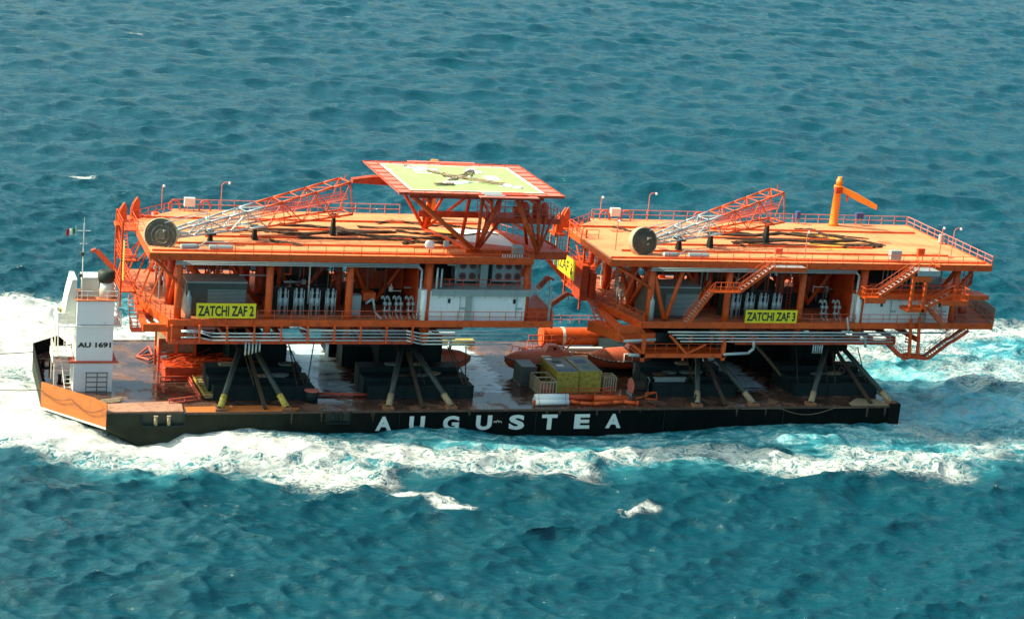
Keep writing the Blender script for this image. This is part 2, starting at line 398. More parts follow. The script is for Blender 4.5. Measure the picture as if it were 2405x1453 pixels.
    for c in foam_c: F = np.maximum(F, c[5] * np.clip(capd(X, Y, (c[0], c[1], c[2], c[3], c[4] * 1.18)) * 1.1, 0, 1))
    # small whitecaps, where the photograph has them and on the sharpest crests
    for (x, y, l, a_, s) in [(-15, -19, 5, -35, 1.0), (-12.5, -22, 2.5, -20, 1.0), (5.5, -26.5, 4, 25, .7), (-34, 130, 3, -20, .7), (-3, 312, 3, 0, .6), (65, 380, 6, 0, .7)]:
        ca, sa = math.cos(math.radians(a_)), math.sin(math.radians(a_))
        F = np.maximum(F, .78 * s * capd(X, Y, (x - l / 2 * ca, y - l / 2 * sa, x + l / 2 * ca, y + l / 2 * sa, 1.5 + l * .12)))
    thr = np.percentile(J[(R > 120) & (R < 700)], 99.85)
    F = np.maximum(F, np.clip((J - thr) * 1.6, 0, .5))
    aer_c = [(-30, -3, 52, -4, 8, 1), (-60, 10, -40, -4, 11, 1), (14, -8, 50, -12, 8, .7), (50, 6, 120, 16, 28, 1.), (52, 24, 120, 34, 22, 1.), (50, 6, 66, 9, 15, 1.95), (50, 18, 64, 20, 7, 1.8), (46, -5, 60, -6, 7, 1.0), (-18, -4, 44, -3, 5, 1.1), (-60, 40, -30, 45, 18, .8), (-30, -8, 10, -10, 6, .7)]  # strongest values paint over the platform's shadow on the wake
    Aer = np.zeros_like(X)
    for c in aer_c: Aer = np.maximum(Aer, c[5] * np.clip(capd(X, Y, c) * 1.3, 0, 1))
    # churned surface in the foam
    ch = np.zeros_like(X)
    for i in range(26):
        lam = 1.2 + 3.0 * rng.rand(); th = rng.rand() * 6.283; k = 6.283 / lam
        ch += np.sin(k * (math.cos(th) * X + math.sin(th) * Y) + rng.rand() * 6.283) * lam * .022
    Z += ch * np.clip(F * .35 + Aer * .3, 0, .36) * (R < 420)
    X2 = X + CH * DX; Y2 = Y + CH * DY
    nr, na = X.shape
    co = np.empty((nr * na, 3), np.float32); co[:, 0] = X2.ravel(); co[:, 1] = Y2.ravel(); co[:, 2] = (Z + SEA).ravel()
    i, j = np.meshgrid(np.arange(nr - 1), np.arange(na - 1), indexing='ij')
    a = (i * na + j).ravel(); q = np.stack([a, a + na, a + na + 1, a + 1], 1)[:, ::-1].astype(np.int32)
    me = bpy.data.meshes.new('sea')
    me.vertices.add(len(co)); me.vertices.foreach_set('co', co.ravel())
    me.loops.add(q.size); me.loops.foreach_set('vertex_index', np.ascontiguousarray(q).ravel())
    me.polygons.add(len(q)); me.polygons.foreach_set('loop_start', np.arange(0, q.size, 4, dtype=np.int32)); me.polygons.foreach_set('loop_total', np.full(len(q), 4, np.int32))
    me.update(calc_edges=True); me.validate()
    me.polygons.foreach_set('use_smooth', np.ones(len(me.polygons), bool))
    for nm, arr in (('foam', F), ('aerated_lift', Aer)):
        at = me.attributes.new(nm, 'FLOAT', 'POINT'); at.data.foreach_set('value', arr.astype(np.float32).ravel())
    o = bpy.data.objects.new('sea', me); COL.objects.link(o); o['kind'] = 'structure'; o['label'] = 'teal open sea with wind waves and white foam round the barge'
    # make sure it faces up
    if me.polygons[len(me.polygons) // 2].normal.z < 0: me.flip_normals()
    me.materials.append(sea_mat())
    return o
def sea_mat():
    m = bpy.data.materials.new('sea_water'); m.use_nodes = True
    n = m.node_tree.nodes; l = m.node_tree.links; p = n['Principled BSDF']
    def math_(op, a, b=None, clamp=False):
        x = n.new('ShaderNodeMath'); x.operation = op; x.use_clamp = clamp
        for i, v in enumerate((a, b)):
            if v is None: continue
            if isinstance(v, (int, float)): x.inputs[i].default_value = v
            else: l.new(v, x.inputs[i])
        return x.outputs[0]
    g = n.new('ShaderNodeNewGeometry')
    def mapped(st, loc=(0, 0, 0), rot=0):
        mp = n.new('ShaderNodeMapping'); mp.inputs['Scale'].default_value = st; mp.inputs['Location'].default_value = loc; mp.inputs['Rotation'].default_value = (0, 0, rot)
        l.new(g.outputs['Position'], mp.inputs[0]); return mp.outputs[0]
    def noise(v, sc, det=5, rough=.6, dist=0.):
        t = n.new('ShaderNodeTexNoise'); t.inputs['Scale'].default_value = sc; t.inputs['Detail'].default_value = det; t.inputs['Roughness'].default_value = rough; t.inputs['Distortion'].default_value = dist
        l.new(v, t.inputs['Vector']); return t.outputs['Fac']
    def smooth(v, a, b):
        r = n.new('ShaderNodeMapRange'); r.interpolation_type = 'SMOOTHSTEP'; l.new(v, r.inputs['Value'])
        r.inputs['From Min'].default_value = a; r.inputs['From Max'].default_value = b; return r.outputs[0]
    def attr(nm):
        a = n.new('ShaderNodeAttribute'); a.attribute_name = nm; return a.outputs['Fac']
    F = attr('foam'); A = attr('aerated_lift')
    n1 = noise(mapped((.55, 1, 1)), .55, 9, .68, .6)
    n2 = noise(mapped((.38, 1, 1), (31, 4, 0), .12), 3.2, 8, .78, .8)
    nn = math_('MULTIPLY_ADD', math_('ADD', math_('MULTIPLY', n1, .55), math_('MULTIPLY', n2, .45)), 1.9); nn.node.inputs[2].default_value = -.45
    # lace: cell walls of a warped voronoi
    wv = n.new('ShaderNodeTexNoise'); wv.inputs['Scale'].default_value = .7; wv.inputs['Detail'].default_value = 4
    l.new(g.outputs['Position'], wv.inputs['Vector'])
    vm = n.new('ShaderNodeVectorMath'); vm.operation = 'MULTIPLY_ADD'; l.new(wv.outputs['Color'], vm.inputs[0]); vm.inputs[1].default_value = (2.6, 2.6, 0); l.new(mapped((.55, .9, 0)), vm.inputs[2])
    vo = n.new('ShaderNodeTexVoronoi'); vo.feature = 'DISTANCE_TO_EDGE'; vo.inputs['Scale'].default_value = .8; l.new(vm.outputs[0], vo.inputs['Vector'])
    vo2 = n.new('ShaderNodeTexVoronoi'); vo2.feature = 'DISTANCE_TO_EDGE'; vo2.inputs['Scale'].default_value = 2.1; l.new(vm.outputs[0], vo2.inputs['Vector'])
    lace = math_('SUBTRACT', 1, smooth(vo.outputs['Distance'], .0, .16)); lace2 = math_('SUBTRACT', 1, smooth(vo2.outputs['Distance'], .0, .2))
    lac = math_('MAXIMUM', lace, math_('MULTIPLY', lace2, .7))
    # solid foam
    n3 = noise(mapped((.5, 1, 1), (3, 14, 0), .1), 8.5, 5, .7, .3)
    s1 = smooth(math_('ADD', math_('ADD', nn, math_('MULTIPLY', F, .72)), math_('MULTIPLY', math_('SUBTRACT', n3, .5), .7)), .98, 1.07)
    s2 = math_('MULTIPLY', math_('MULTIPLY', lac, smooth(math_('ADD', F, math_('MULTIPLY', nn, .8)), .55, .95)), .95)
    s3 = math_('MULTIPLY', math_('MULTIPLY', lac, smooth(math_('MULTIPLY', A, smooth(n1, .42, .62)), .2, 1.)), .45)
    foam = math_('MAXIMUM', math_('MAXIMUM', s1, s2), s3)
    def mixc(f, a, b):
        x = n.new('ShaderNodeMix'); x.data_type = 'RGBA'
        l.new(f, x.inputs['Factor'])
        for nm, c in (('A', a), ('B', b)):
            if isinstance(c, tuple): x.inputs[nm].default_value = (*c, 1)
            else: l.new(c, x.inputs[nm])
        return x.outputs['Result']
    deep = mixc(noise(mapped((.02, .02, 1)), 1., 3), (.0005, .048, .072), (.001, .066, .092))
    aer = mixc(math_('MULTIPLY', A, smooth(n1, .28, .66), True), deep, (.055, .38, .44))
    aer = mixc(math_('MULTIPLY', math_('SUBTRACT', A, 1., True), smooth(n1, .15, .6), True), aer, (.22, .74, .78))  # milkier wake: brightening put into the colour inside the platform's shadow
    halo = mixc(smooth(math_('ADD', math_('MULTIPLY', F, .6), math_('MULTIPLY', n1, .5)), .45, .9), aer, (.10, .34, .36))
    colr = mixc(foam, halo, (.80, .80, .74))
    l.new(colr, p.inputs['Base Color'])
    rg = n.new('ShaderNodeMapRange'); l.new(foam, rg.inputs['Value']); rg.inputs['To Min'].default_value = .05; rg.inputs['To Max'].default_value = .9
    l.new(rg.outputs[0], p.inputs['Roughness']); p.inputs['IOR'].default_value = 1.333
    # ripples
    b1 = n.new('ShaderNodeBump'); b1.inputs['Strength'].default_value = 1.0; b1.inputs['Distance'].default_value = .30
    rip = math_('ADD', math_('MULTIPLY', noise(mapped((.38, 1.2, 1), rot=.12), 1.7, 8, .66, .25), 1.), math_('MULTIPLY', noise(mapped((.6, 1.2, 1), (5, 9, 0), -.35), .45, 3, .5, .2), .9))
    l.new(math_('ADD', rip, math_('MULTIPLY', math_('MULTIPLY', foam, n2), .9)), b1.inputs['Height'])
    l.new(b1.outputs[0], p.inputs['Normal'])
    return m
build_sea()

# ================================================================ BARGE
barge = thing('barge', 'long black flat-top cargo barge with AUGUSTEA painted on its side', 'barge', (0, 13.5, SEA))
def ring(inset_bow, z, shift=0.):
    return [(-50.5 + shift, 7.2), (-44.4 + shift, 0), (48.4, 0), (48.4, 27), (-44.4 + shift, 27), (-50.4 + shift, 20.5)]
def hull():
    rings = [(ring(0, 0), -.04), (ring(0, 0), -1.62), (ring(0, 0, 3.4), -3.6), (ring(0, 0, 6.5), -5.5)]
    vs = []; fs = []
    for r, z in rings: vs += [(x, y, z) for x, y in r]
    for k in range(len(rings) - 1):
        for i in range(6): fs.append((k * 6 + i, (k + 1) * 6 + i, (k + 1) * 6 + (i + 1) % 6, k * 6 + (i + 1) % 6))
    fs.append(tuple(range(6))[::-1]); fs.append(tuple(range(18, 24)))
    return MB().add(vs, fs)
hb = hull()
hobj = hb.build('hull', 'hull', barge)
me = hobj.data
# recesses with bollards in the side plating: framed openings
def side_recess(x0, x1, z0, name_l):
    fr = MB().box(x0 - .12, x1 + .12, -.05, -.004, z0 - .12, -.02)
    o = fr.build('bollard_recess', 'text', barge)
    f2 = MB().box(x0 - .15, x0, -.22, -.004, z0 - .1, .02).box(x1, x1 + .15, -.22, -.004, z0 - .1, .02).box(x0, x1, -.5, -.004, z0 - .22, z0 - .1)
    sub(f2, 'recess_frame', 'blackg', o)
    for q in (.3, .62):
        xx = x0 + (x1 - x0) * q
        b = MB().tube((xx, -.28, z0 - .1), (xx, -.28, z0 + .85), .19, n=12).tube((xx, -.28, z0 + .85), (xx, -.28, z0 + .95), .24, n=12)
        sub(b, 'bollard', 'tan' if x0 < -30 else 'blackg', o, smooth=True)
side_recess(-40.6, -36.3, -1.15, '')
side_recess(-21.0, -18.4, -1.05, '')
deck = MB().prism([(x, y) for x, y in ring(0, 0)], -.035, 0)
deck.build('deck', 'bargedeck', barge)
# weld beads and gunwale bar
gb = MB().box(-36.2, 48.4, -.09, .12, -.16, .05).box(48.3, 48.48, 0.12, 26.9, -.16, .05).box(-44.4, 48.4, 26.9, 27.1, -.16, .06)
gb.build('gunwale_bar', 'gunwale', barge)
corner = MB().prism([(47.3, -.12), (48.75, -.12), (48.75, 1.1), (48.4, 1.3), (47.3, -.02)], -2.6, .28)
corner.build('corner_fender', 'black', barge)
# raised red-brown plates in the deck by the bow recess
MB().prism([(-44.3, .12), (-36.4, .12), (-36.2, 2.6), (-37.4, 3.6), (-44.0, 2.9)], .005, .16).build('bow_side_plating', 'dusty', barge)
MB().prism([(-36.0, .2), (-24.5, .2), (-23.6, 1.3), (-27, 2.4), (-36, 2.0)], .004, .02).build('painted_deck_patch', 'rustorange', barge)
MB().prism([(42.5, .3), (47.4, .3), (47.2, 2.6), (44.5, 3.1), (42.5, 1.2)], .004, .02).build('painted_deck_patch', 'tan', barge)
# bulwark round the bow
bp = [(-44.4, 0, 1.05), (-45.6, 1.46, 1.25), (-50.5, 7.2, 1.25), (-50.4, 20.5, 1.6), (-47.4, 23.9, 1.5), (-46.4, 25.0, .5)]
for bi, ((x0, y0, h0), (x1, y1, h1)) in enumerate(zip(bp, bp[1:])):
    bw = MB()
    d = Vector((x1 - x0, y1 - y0, 0)).normalized(); nrm = Vector((-d.y, d.x, 0)) * .1     # inwards
    if nrm.dot(Vector((-44 - x0, 13 - y0, 0))) < 0: nrm = -nrm
    lo = .02
    a = [(x0, y0, lo), (x1, y1, lo), (x1, y1, h1), (x0, y0, h0)]
    b = [(p[0] + nrm.x, p[1] + nrm.y, p[2]) for p in a]
    bw.add(a + b, [(0, 1, 2, 3), (7, 6, 5, 4), (0, 4, 5, 1), (1, 5, 6, 2), (2, 6, 7, 3), (3, 7, 4, 0)])
    bw.build('bulwark', 'rustorange' if bi < 2 else 'black', barge)
# outer near face of the bow is orange, with a white line under it
def face_strip(z0, z1, off, m, name, pts=((-44.4, 0), (-50.5, 7.2)), t0=0, t1=1, top0=None):
    (xa, ya), (xb, yb) = pts
    A = Vector((xa + (xb - xa) * t0, ya + (yb - ya) * t0, 0)); B = Vector((xa + (xb - xa) * t1, ya + (yb - ya) * t1, 0))
    nn_ = Vector((-(B - A).y, (B - A).x, 0)).normalized()
    if nn_.y > 0: nn_ = -nn_
    A += nn_ * off; B += nn_ * off
    ta = z1 if top0 is None else top0
    q = [(A.x, A.y, z0), (B.x, B.y, z0), (B.x, B.y, z1), (A.x, A.y, ta)]; r2 = [(x - nn_.x * .03, y - nn_.y * .03, z) for x, y, z in q]
    return MB().add(q + r2, [(3, 2, 1, 0), (4, 5, 6, 7), (0, 1, 5, 4), (1, 2, 6, 5), (2, 3, 7, 6), (3, 0, 4, 7)]).build(name, m, barge)
face_strip(-1.5, 1.12, .035, 'rustorange', 'bow_side_plate', t0=.12, t1=1.0, top0=1.12)
face_strip(-1.5, 1.1, .034, 'rustorange', 'bow_side_plate', t0=.0, t1=.12, top0=.2)
face_strip(-1.74, -1.52, .05, 'cream', 'white_line')
for t in (.3, .55, .8):
    x, y = -44.4 - 6.1 * t, 7.2 * t
    MB().beam((x + .05, y + .2, .05), (x + .03, y + .16, 1.15), .08, .14).build('bulwark_stay', 'rustorange', barge)
for i in range(6):
    y = 9.5 + i * 1.9
    MB().prismx([(0, 0), (.0, 0.01), (.02, 1.2)], 0, 0.01) if False else None
    MB().prismy([(-50.38, .02), (-49.7, .02), (-50.38, 1.1)], y, y + .08).build('bulwark_stay', 'black', barge)
# mooring chain hanging on the bow
ch = MB()
for i in range(44):
    t = i / 43; x = -50.6 + 6.0 * t; y = 7.2 - 7.1 * t; z = .5 - .9 * abs(math.sin(math.pi * t * 2)) * (.5 + .5 * t)
    ch.torus((x - .14, y - .14, z), (1, 1, .0) if i % 2 else (.2, 1, .7), .09, .025, 8, 5)
ch.build('mooring_chain', 'rust', barge)
random.seed(21)
for k in range(16):
    x = random.uniform(-35, 47); L = random.uniform(.3, 1.3); w_ = random.uniform(.05, .16)
    MB().prismy([(x - w_, -.17), (x + w_, -.17), (x + w_ * .5, -.17 - L), (x - w_ * .4, -.17 - L * .9)], -.008, -.002).build('rust_run', 'gunwale', barge)
for x in (-28, -12.8, 3.0, 18.5, 33.5): MB().box(x, x + .07, -.03, -.001, -3.4, -.17).build('plate_seam', 'blackg', barge)
MB().path([Vector((28 + i * 1.0, -.14, -.1 - 1.0 * math.sin(math.pi * max(0, min(1, (i - 5) / 7))) * .8)) for i in range(17)], .025, 5).build('slack_wire', 'tan', barge)
# hull lettering
for c, x0, x1, z0, z1 in (('A', -15.4, -13.6, -2.25, -.62), ('U', -11.6, -9.85, -2.3, -.62), ('G', -7.75, -5.9, -2.3, -.62), ('U', -3.95, -2.1, -2.3, -.6), ('S', -.1, 1.72, -2.32, -.58),
                          ('T', 3.75, 5.6, -2.35, -.58), ('E', 7.65, 9.5, -2.3, -.58), ('A', 11.45, 13.3, -2.28, -.58)):
    text(c, x0, x1, z0, z1, -.01, 'letter', 'hull_letter', barge, off=.045)
sc_ = MB()
for k in range(3): sc_.torus((-1.75 + k * .32, -.03, -1.45 + .08 * (k % 2)), (0, 1, 0), .14, .035, 8, 5, 0, 3.6)
sc_.build('painted_scrawl', 'letter', barge)
# bitts, fairleads, hatches on the bow deck
def bitts(x, y, m='black', h=1.0):
    t = thing('mooring_bitts', '', 'mooring bitts', (x, y, 0))
    MB().box(x - .7, x + .7, y - .3, y + .3, .0, .12).build('base', m, t)
    for s in (-.42, .42): MB().tube((x + s, y, .12), (x + s, y, h), .2, n=12).tube((x + s, y, h), (x + s, y, h + .08), .26, n=12).build('post', m, t, smooth=True)
    return t
b1 = bitts(-49.2, 16.2); b1['label'] = 'black twin-post mooring bitts on the bow deck, nearer the far bulwark'
b2 = bitts(-47.9, 10.3); b2['label'] = 'black twin-post mooring bitts on the bow deck, nearer the camera side'
ml = MB()
ml.path([Vector((-49.5, 7.0, .5)), Vector((-52, 7.6, .15)), Vector((-58, 9.2, -.25)), Vector((-70, 12.5, .1)), Vector((-95, 19, 2.5))], .05, 6)
tag(ml.build('tow_line', 'rope'), 'lower dark tow line running off the near bow corner over the foam', 'rope', 'tow lines at the bow')
ml = MB()
ml.path([Vector((-50.3, 19.0, 1.0)), Vector((-53, 19.4, .7)), Vector((-60, 20.5, 0.2)), Vector((-75, 23, .2)), Vector((-95, 26, 1.2))], .05, 6)
tag(ml.build('tow_line', 'rope'), 'upper dark tow line running off the far end of the bow', 'rope', 'tow lines at the bow')

# ---------------------------------------------------------------- deckhouse at the bow
dh = thing('deckhouse', 'tall narrow white deckhouse tower marked AU 1691 at the bow', 'deckhouse', (-45, 9.5, 0))
low = MB().box(-47.15, -43.05, 7.5, 11.2, 0, 3.3)
lo_ = low.build('lower_block', 'white', dh)
up = MB().box(-47.0, -43.1, 7.5, 11.4, 3.42, 10.1)
up_ = up.build('upper_block', 'white', dh)
MB().box(-47.6, -42.6, 7.42, 12.6, 3.3, 3.42).box(-47.7, -42.5, 7.38, 7.46, 3.24, 3.48).build('mid_flange', 'red', dh)
MB().box(-49.0, -42.3, 7.3, 12.8, 7.3, 7.42).build('bridge_deck', 'white', dh)
MB().box(-47.0, -43.1, 7.482, 7.498, 7.44, 7.49).build('weld_seam', 'dkgrey', dh)
text('AU 1691', -46.85, -43.3, 4.95, 5.55, 7.495, 'text', 'lettering', dh, off=.05)
MB().box(-47.2, -42.7, 7.4, 12.2, 10.1, 10.2).build('roof_deck', 'lowdeck', dh)
MB().prismy([(-48.4, 7.42), (-47.01, 7.42), (-47.01, 12.2), (-47.5, 12.2), (-47.9, 10.4)], 8.4, 12.0).build('wheelhouse', 'cream', dh)
MB().box(-48.9, -47.7, 8.0, 8.06, 7.5, 8.6).box(-48.95, -48.9, 8.0, 12.5, 7.5, 8.6).build('wing_screen', 'cream', dh)
MB().rail([(-48.9, 7.4, 7.42), (-47.1, 7.4, 7.42)], 1.1, 1.0).build('bridge_railing', 'cream', dh)
MB().rail([(-43.0, 7.4, 7.42), (-42.35, 7.4, 7.42), (-42.35, 12.7, 7.42)], 1.1, 1.2).build('bridge_railing', 'cream', dh)
MB().rail([(-47.0, 7.5, 10.2), (-42.8, 7.5, 10.2), (-42.8, 12.1, 10.2)], 1.0, 1.1, .03).build('roof_railing', 'cream', dh)
MB().box(-46.3, -44.6, 9.5, 11.6, 10.2, 12.1).build('roof_house', 'cream', dh)
MB().box(-46.4, -44.5, 9.4, 11.7, 12.1, 12.2).build('roof_cap', 'white', dh)
fn = MB().lathe((-43.8, 8.9, 10.2), (0, 0, 1), [(0, .85), (1.1, .75), (1.9, .72)], 18)
f_ = fn.build('funnel', 'cream', dh, smooth=True)
sub(MB().lathe((-43.9, 8.9, 11.9), (0, 0, 1), [(0, .78), (.5, .95), (1.15, .9), (1.3, .6)], 18), 'funnel_top', 'text', f_, smooth=True)
ms = MB().tube((-46.5, 8.2, 10.2), (-46.5, 8.2, 18.4), .09, .05, 8).tube((-47.4, 8.2, 17.6), (-45.8, 8.2, 17.6), .035, n=5).tube((-46.9, 8.2, 16.2), (-46.1, 8.2, 16.2), .03, n=5).tube((-46.5, 8.2, 18.4), (-46.5, 8.2, 19.0), .025, n=5)
mo = ms.build('mast', 'cream', dh)
sub(MB().box(-46.75, -46.4, 8.0, 8.4, 14.9, 15.3).box(-46.9, -46.55, 8.0, 8.4, 12.6, 12.9), 'navigation_lamp', 'dkgrey', mo)
sub(MB().tube((-46.5, 8.2, 17.6), (-42.9, 8.4, 10.9), .015, n=4).tube((-46.5, 8.2, 17.6), (-48.2, 8.4, 9), .015, n=4), 'stay_wire', 'dkgrey', mo)
fl = [(-47.45, 'flagr', -48.35), (-47.15, 'flagw', -47.85), (-46.95, 'flagg', -47.4)]
flag = MB()
fp = thing('flag', 'small green, white and red flag flying beside the bow mast', 'flag', (-47.4, 8.2, 17))
for k, m in enumerate(('flagg', 'flagw', 'flagr')):
    q = MB(); x0 = -47.35 - k * .33; n_ = 4
    vs = []; 
    for i in range(n_ + 1):
        x = x0 - .33 * i / n_; y = 8.2 + .07 * math.sin((k * n_ + i) * .9)
        vs += [(x, y, 17.3 - .03 * (k * n_ + i)), (x, y, 17.95 - .02 * (k * n_ + i)), (x, y + .02, 17.95 - .02 * (k * n_ + i)), (x, y + .02, 17.3 - .03 * (k * n_ + i))]
    fs = []
    for i in range(n_): 
        a = i * 4
        for j in range(4): fs.append((a + j, a + (j + 1) % 4, a + 4 + (j + 1) % 4, a + 4 + j))
    fs += [(0, 1, 2, 3), (n_ * 4 + 3, n_ * 4 + 2, n_ * 4 + 1, n_ * 4)]
    q.add(vs, fs).build('stripe', m, fp)
MB().tube((-47.36, 8.2, 18.1), (-47.36, 8.2, 17.1), .02, n=4).build('halyard', 'cream', fp)
# lower bow-side landings, stair and ladder
MB().box(-49.3, -47.16, 8.2, 12.0, 3.7, 3.82).box(-49.3, -49.2, 8.2, 12.0, 3.0, 3.8).build('side_landing', 'cream', dh)
MB().rail([(-47.3, 8.2, 3.82), (-49.2, 8.2, 3.82), (-49.2, 11.9, 3.82)], 1.1, .7).build('landing_railing', 'cream', dh)
st = MB()
for i in range(9): st.box(-47.9 - .05 * i, -47.2 - .05 * i, 8.3 + .25 * i, 8.55 + .25 * i, .2 + i * .38, .26 + i * .38)
st.beam((-47.95, 8.2, 0), (-48.3, 10.6, 3.7), .06, .25).beam((-47.2, 8.2, 0), (-47.6, 10.6, 3.7), .06, .25)
st.build('stair', 'cream', dh)
lw = MB()
for i in range(12): lw.box(-48.0, -47.3, 10.2, 10.26, 4 + i * .28, 4.05 + i * .28)
lw.tube((-48.0, 10.2, 3.8), (-48.0, 10.2, 7.3), .03, n=5).tube((-47.3, 10.2, 3.8), (-47.3, 10.2, 7.3), .03, n=5)
lw.build('ladder', 'cream', dh)
lw = MB()
for a_, b_ in (((-48.8, 8.4, 3.8), (-48.8, 8.4, 7.3)), ((-48.8, 11.8, 3.8), (-48.8, 11.8, 7.3)), ((-49.1, 11.8, 0), (-49.1, 11.8, 3.7)), ((-49.1, 8.4, 0), (-49.1, 8.4, 3.7))): MB().tube(a_, b_, .08, n=6).build('landing_post', 'cream', dh)
if 0: lw.tube((-48.8, 8.4, 3.8), (-48.8, 8.4, 7.3), .08, n=6).tube((-48.8, 11.8, 3.8), (-48.8, 11.8, 7.3), .08, n=6).tube((-49.1, 11.8, 0), (-49.1, 11.8, 3.7), .08, n=6).tube((-49.1, 8.4, 0), (-49.1, 8.4, 3.7), .08, n=6)
MB().box(-47.03, -46.99, 8.2, 9.1, 4.0, 6.0).build('door', 'tan', dh)
MB().box(-48.75, -48.5, 8.4, 8.9, 8.6, 9.0).build('searchlight', 'yelpaint', dh)
MB().box(-47.19, -47.152, 8.4, 9.2, .2, 2.2).build('door', 'cream', dh)
# frame of pipes leaning against the house
rk = MB()
for x in (-45.9, -44.75, -43.7): rk.box(x, x + .09, 6.95, 7.05, 0, 2.3)
for z in (.15, .65, 1.2, 1.75, 2.25): rk.box(-45.9, -43.6, 6.94, 7.0, z, z + .09)
for x in (-45.9, -43.7): rk.box(x, x + .07, 7.05, 7.48, 2.15, 2.22)
tag(rk.build('storage_rack', 'dkgrey'), 'dark steel bar rack standing against the foot of the white deckhouse', 'rack')
pl = MB()
for i in range(4): pl.beam((-44.9 + .1 * i, 3.0 + .25 * i, .1 + .05 * i), (-42.6 + .1 * i, 3.7 + .25 * i, .14 + .05 * i), .24, .12)
tag(pl.build('timber_stack', 'tan'), 'small pile of grey timbers on the bow deck behind the orange plating', 'timber')

# ================================================================ TOPSIDE MODULES
def stairs(mb, a, b, width, y, step=.42):
    """flight between a and b (x,z) in the plane Y=y .. y+width: stringers, treads, hand rails"""
    (x0, z0), (x1, z1) = a, b
    for yy in (y, y + width): mb.beam((x0, yy, z0), (x1, yy, z1), .07, .32)
    n = int(abs(z1 - z0) / step * 1.6)
    return n
def stair_set(parent, a, b, y, width=1.0, m='orange'):
    q = MB(); (x0, z0), (x1, z1) = a, b
    for yy in (y, y + width): q.beam((x0, yy, z0), (x1, yy, z1), .07, .34)
    o = q.build('stair', m, parent)
    n = max(3, int(abs(z1 - z0) / .3)); t = MB()
    for i in range(1, n):
        x = x0 + (x1 - x0) * i / n; z = z0 + (z1 - z0) * i / n
        t.box(x - .15, x + .15, y + .04, y + width - .04, z + .0, z + .05)
    sub(t, 'treads', 'pipe', o)
    r = MB()
    for yy in (y, y + width):
        for h in (.55, 1.05): r.tube((x0, yy, z0 + h), (x1, yy, z1 + h), .032, n=5)
        k = 5
        for i in range(k + 1):
            x = x0 + (x1 - x0) * i / k; z = z0 + (z1 - z0) * i / k; r.tube((x, yy, z), (x, yy, z + 1.05), .03, n=5)
    sub(r, 'handrail', m, o)
    return o

TD, LD, BZ = 16.6, 9.4, 6.8           # top deck, lower deck, underside of the base frame
YN, YF = 2.8, 24.2
def valve_tree(parent, x, y, h=3.1, m='pipe'):
    q = MB()
    for s in (-.28, .28):
        q.tube((x + s, y, LD), (x + s, y, LD + h), .13, n=8)
        q.lathe((x + s, y, LD + h * .35), (0, 0, 1), [(0, .13), (.1, .27), (.9, .27), (1.0, .13)], 10)
        q.lathe((x + s, y, LD + h * .78), (0, 0, 1), [(0, .1), (.08, .2), (.25, .2), (.35, .1)], 10)
        q.tube((x + s * 1.9, y - .3, LD + h * .5), (x + s, y, LD + h * .5), .07, n=6)
        q.tube((x + s, y, LD + h * .3), (x + s, y + .9, LD + h * .3), .09, n=6)
    q.tube((x - .5, y, LD + h * .62), (x + .5, y, LD + h * .62), .07, n=6)
    q.tube((x - .55, y - .2, LD), (x - .55, y - .2, LD + h * .95), .05, n=6).tube((x + .55, y - .2, LD), (x + .55, y - .2, LD + h * .95), .05, n=6)
    return q.build('valve_vessel', m, parent, smooth=True)
def pump_set(parent, x, y, m='grey'):
    q = MB()
    for s in (-.25, .28):
        q.tube((x + s, y, LD), (x + s, y, LD + 1.3), .09, n=8)
        q.lathe((x + s, y, LD + 1.2), (0, 0, 1), [(0, .12), (.1, .24), (.4, .24), (.5, .1)], 10)
        q.path([Vector((x + s, y, LD + 1.7)), Vector((x + s - .15, y, LD + 2.2)), Vector((x + s - .35, y, LD + 2.35)), Vector((x + s - .42, y, LD + 2.0))], .11, 7)
        q.tube((x + s, y, LD + .5), (x + s + .1, y - .8, LD - .1), .08, n=6)
    q.box(x - .45, x + .45, y - .25, y + .3, LD + .6, LD + .8)
    return q.build('pump', m, parent, smooth=True)

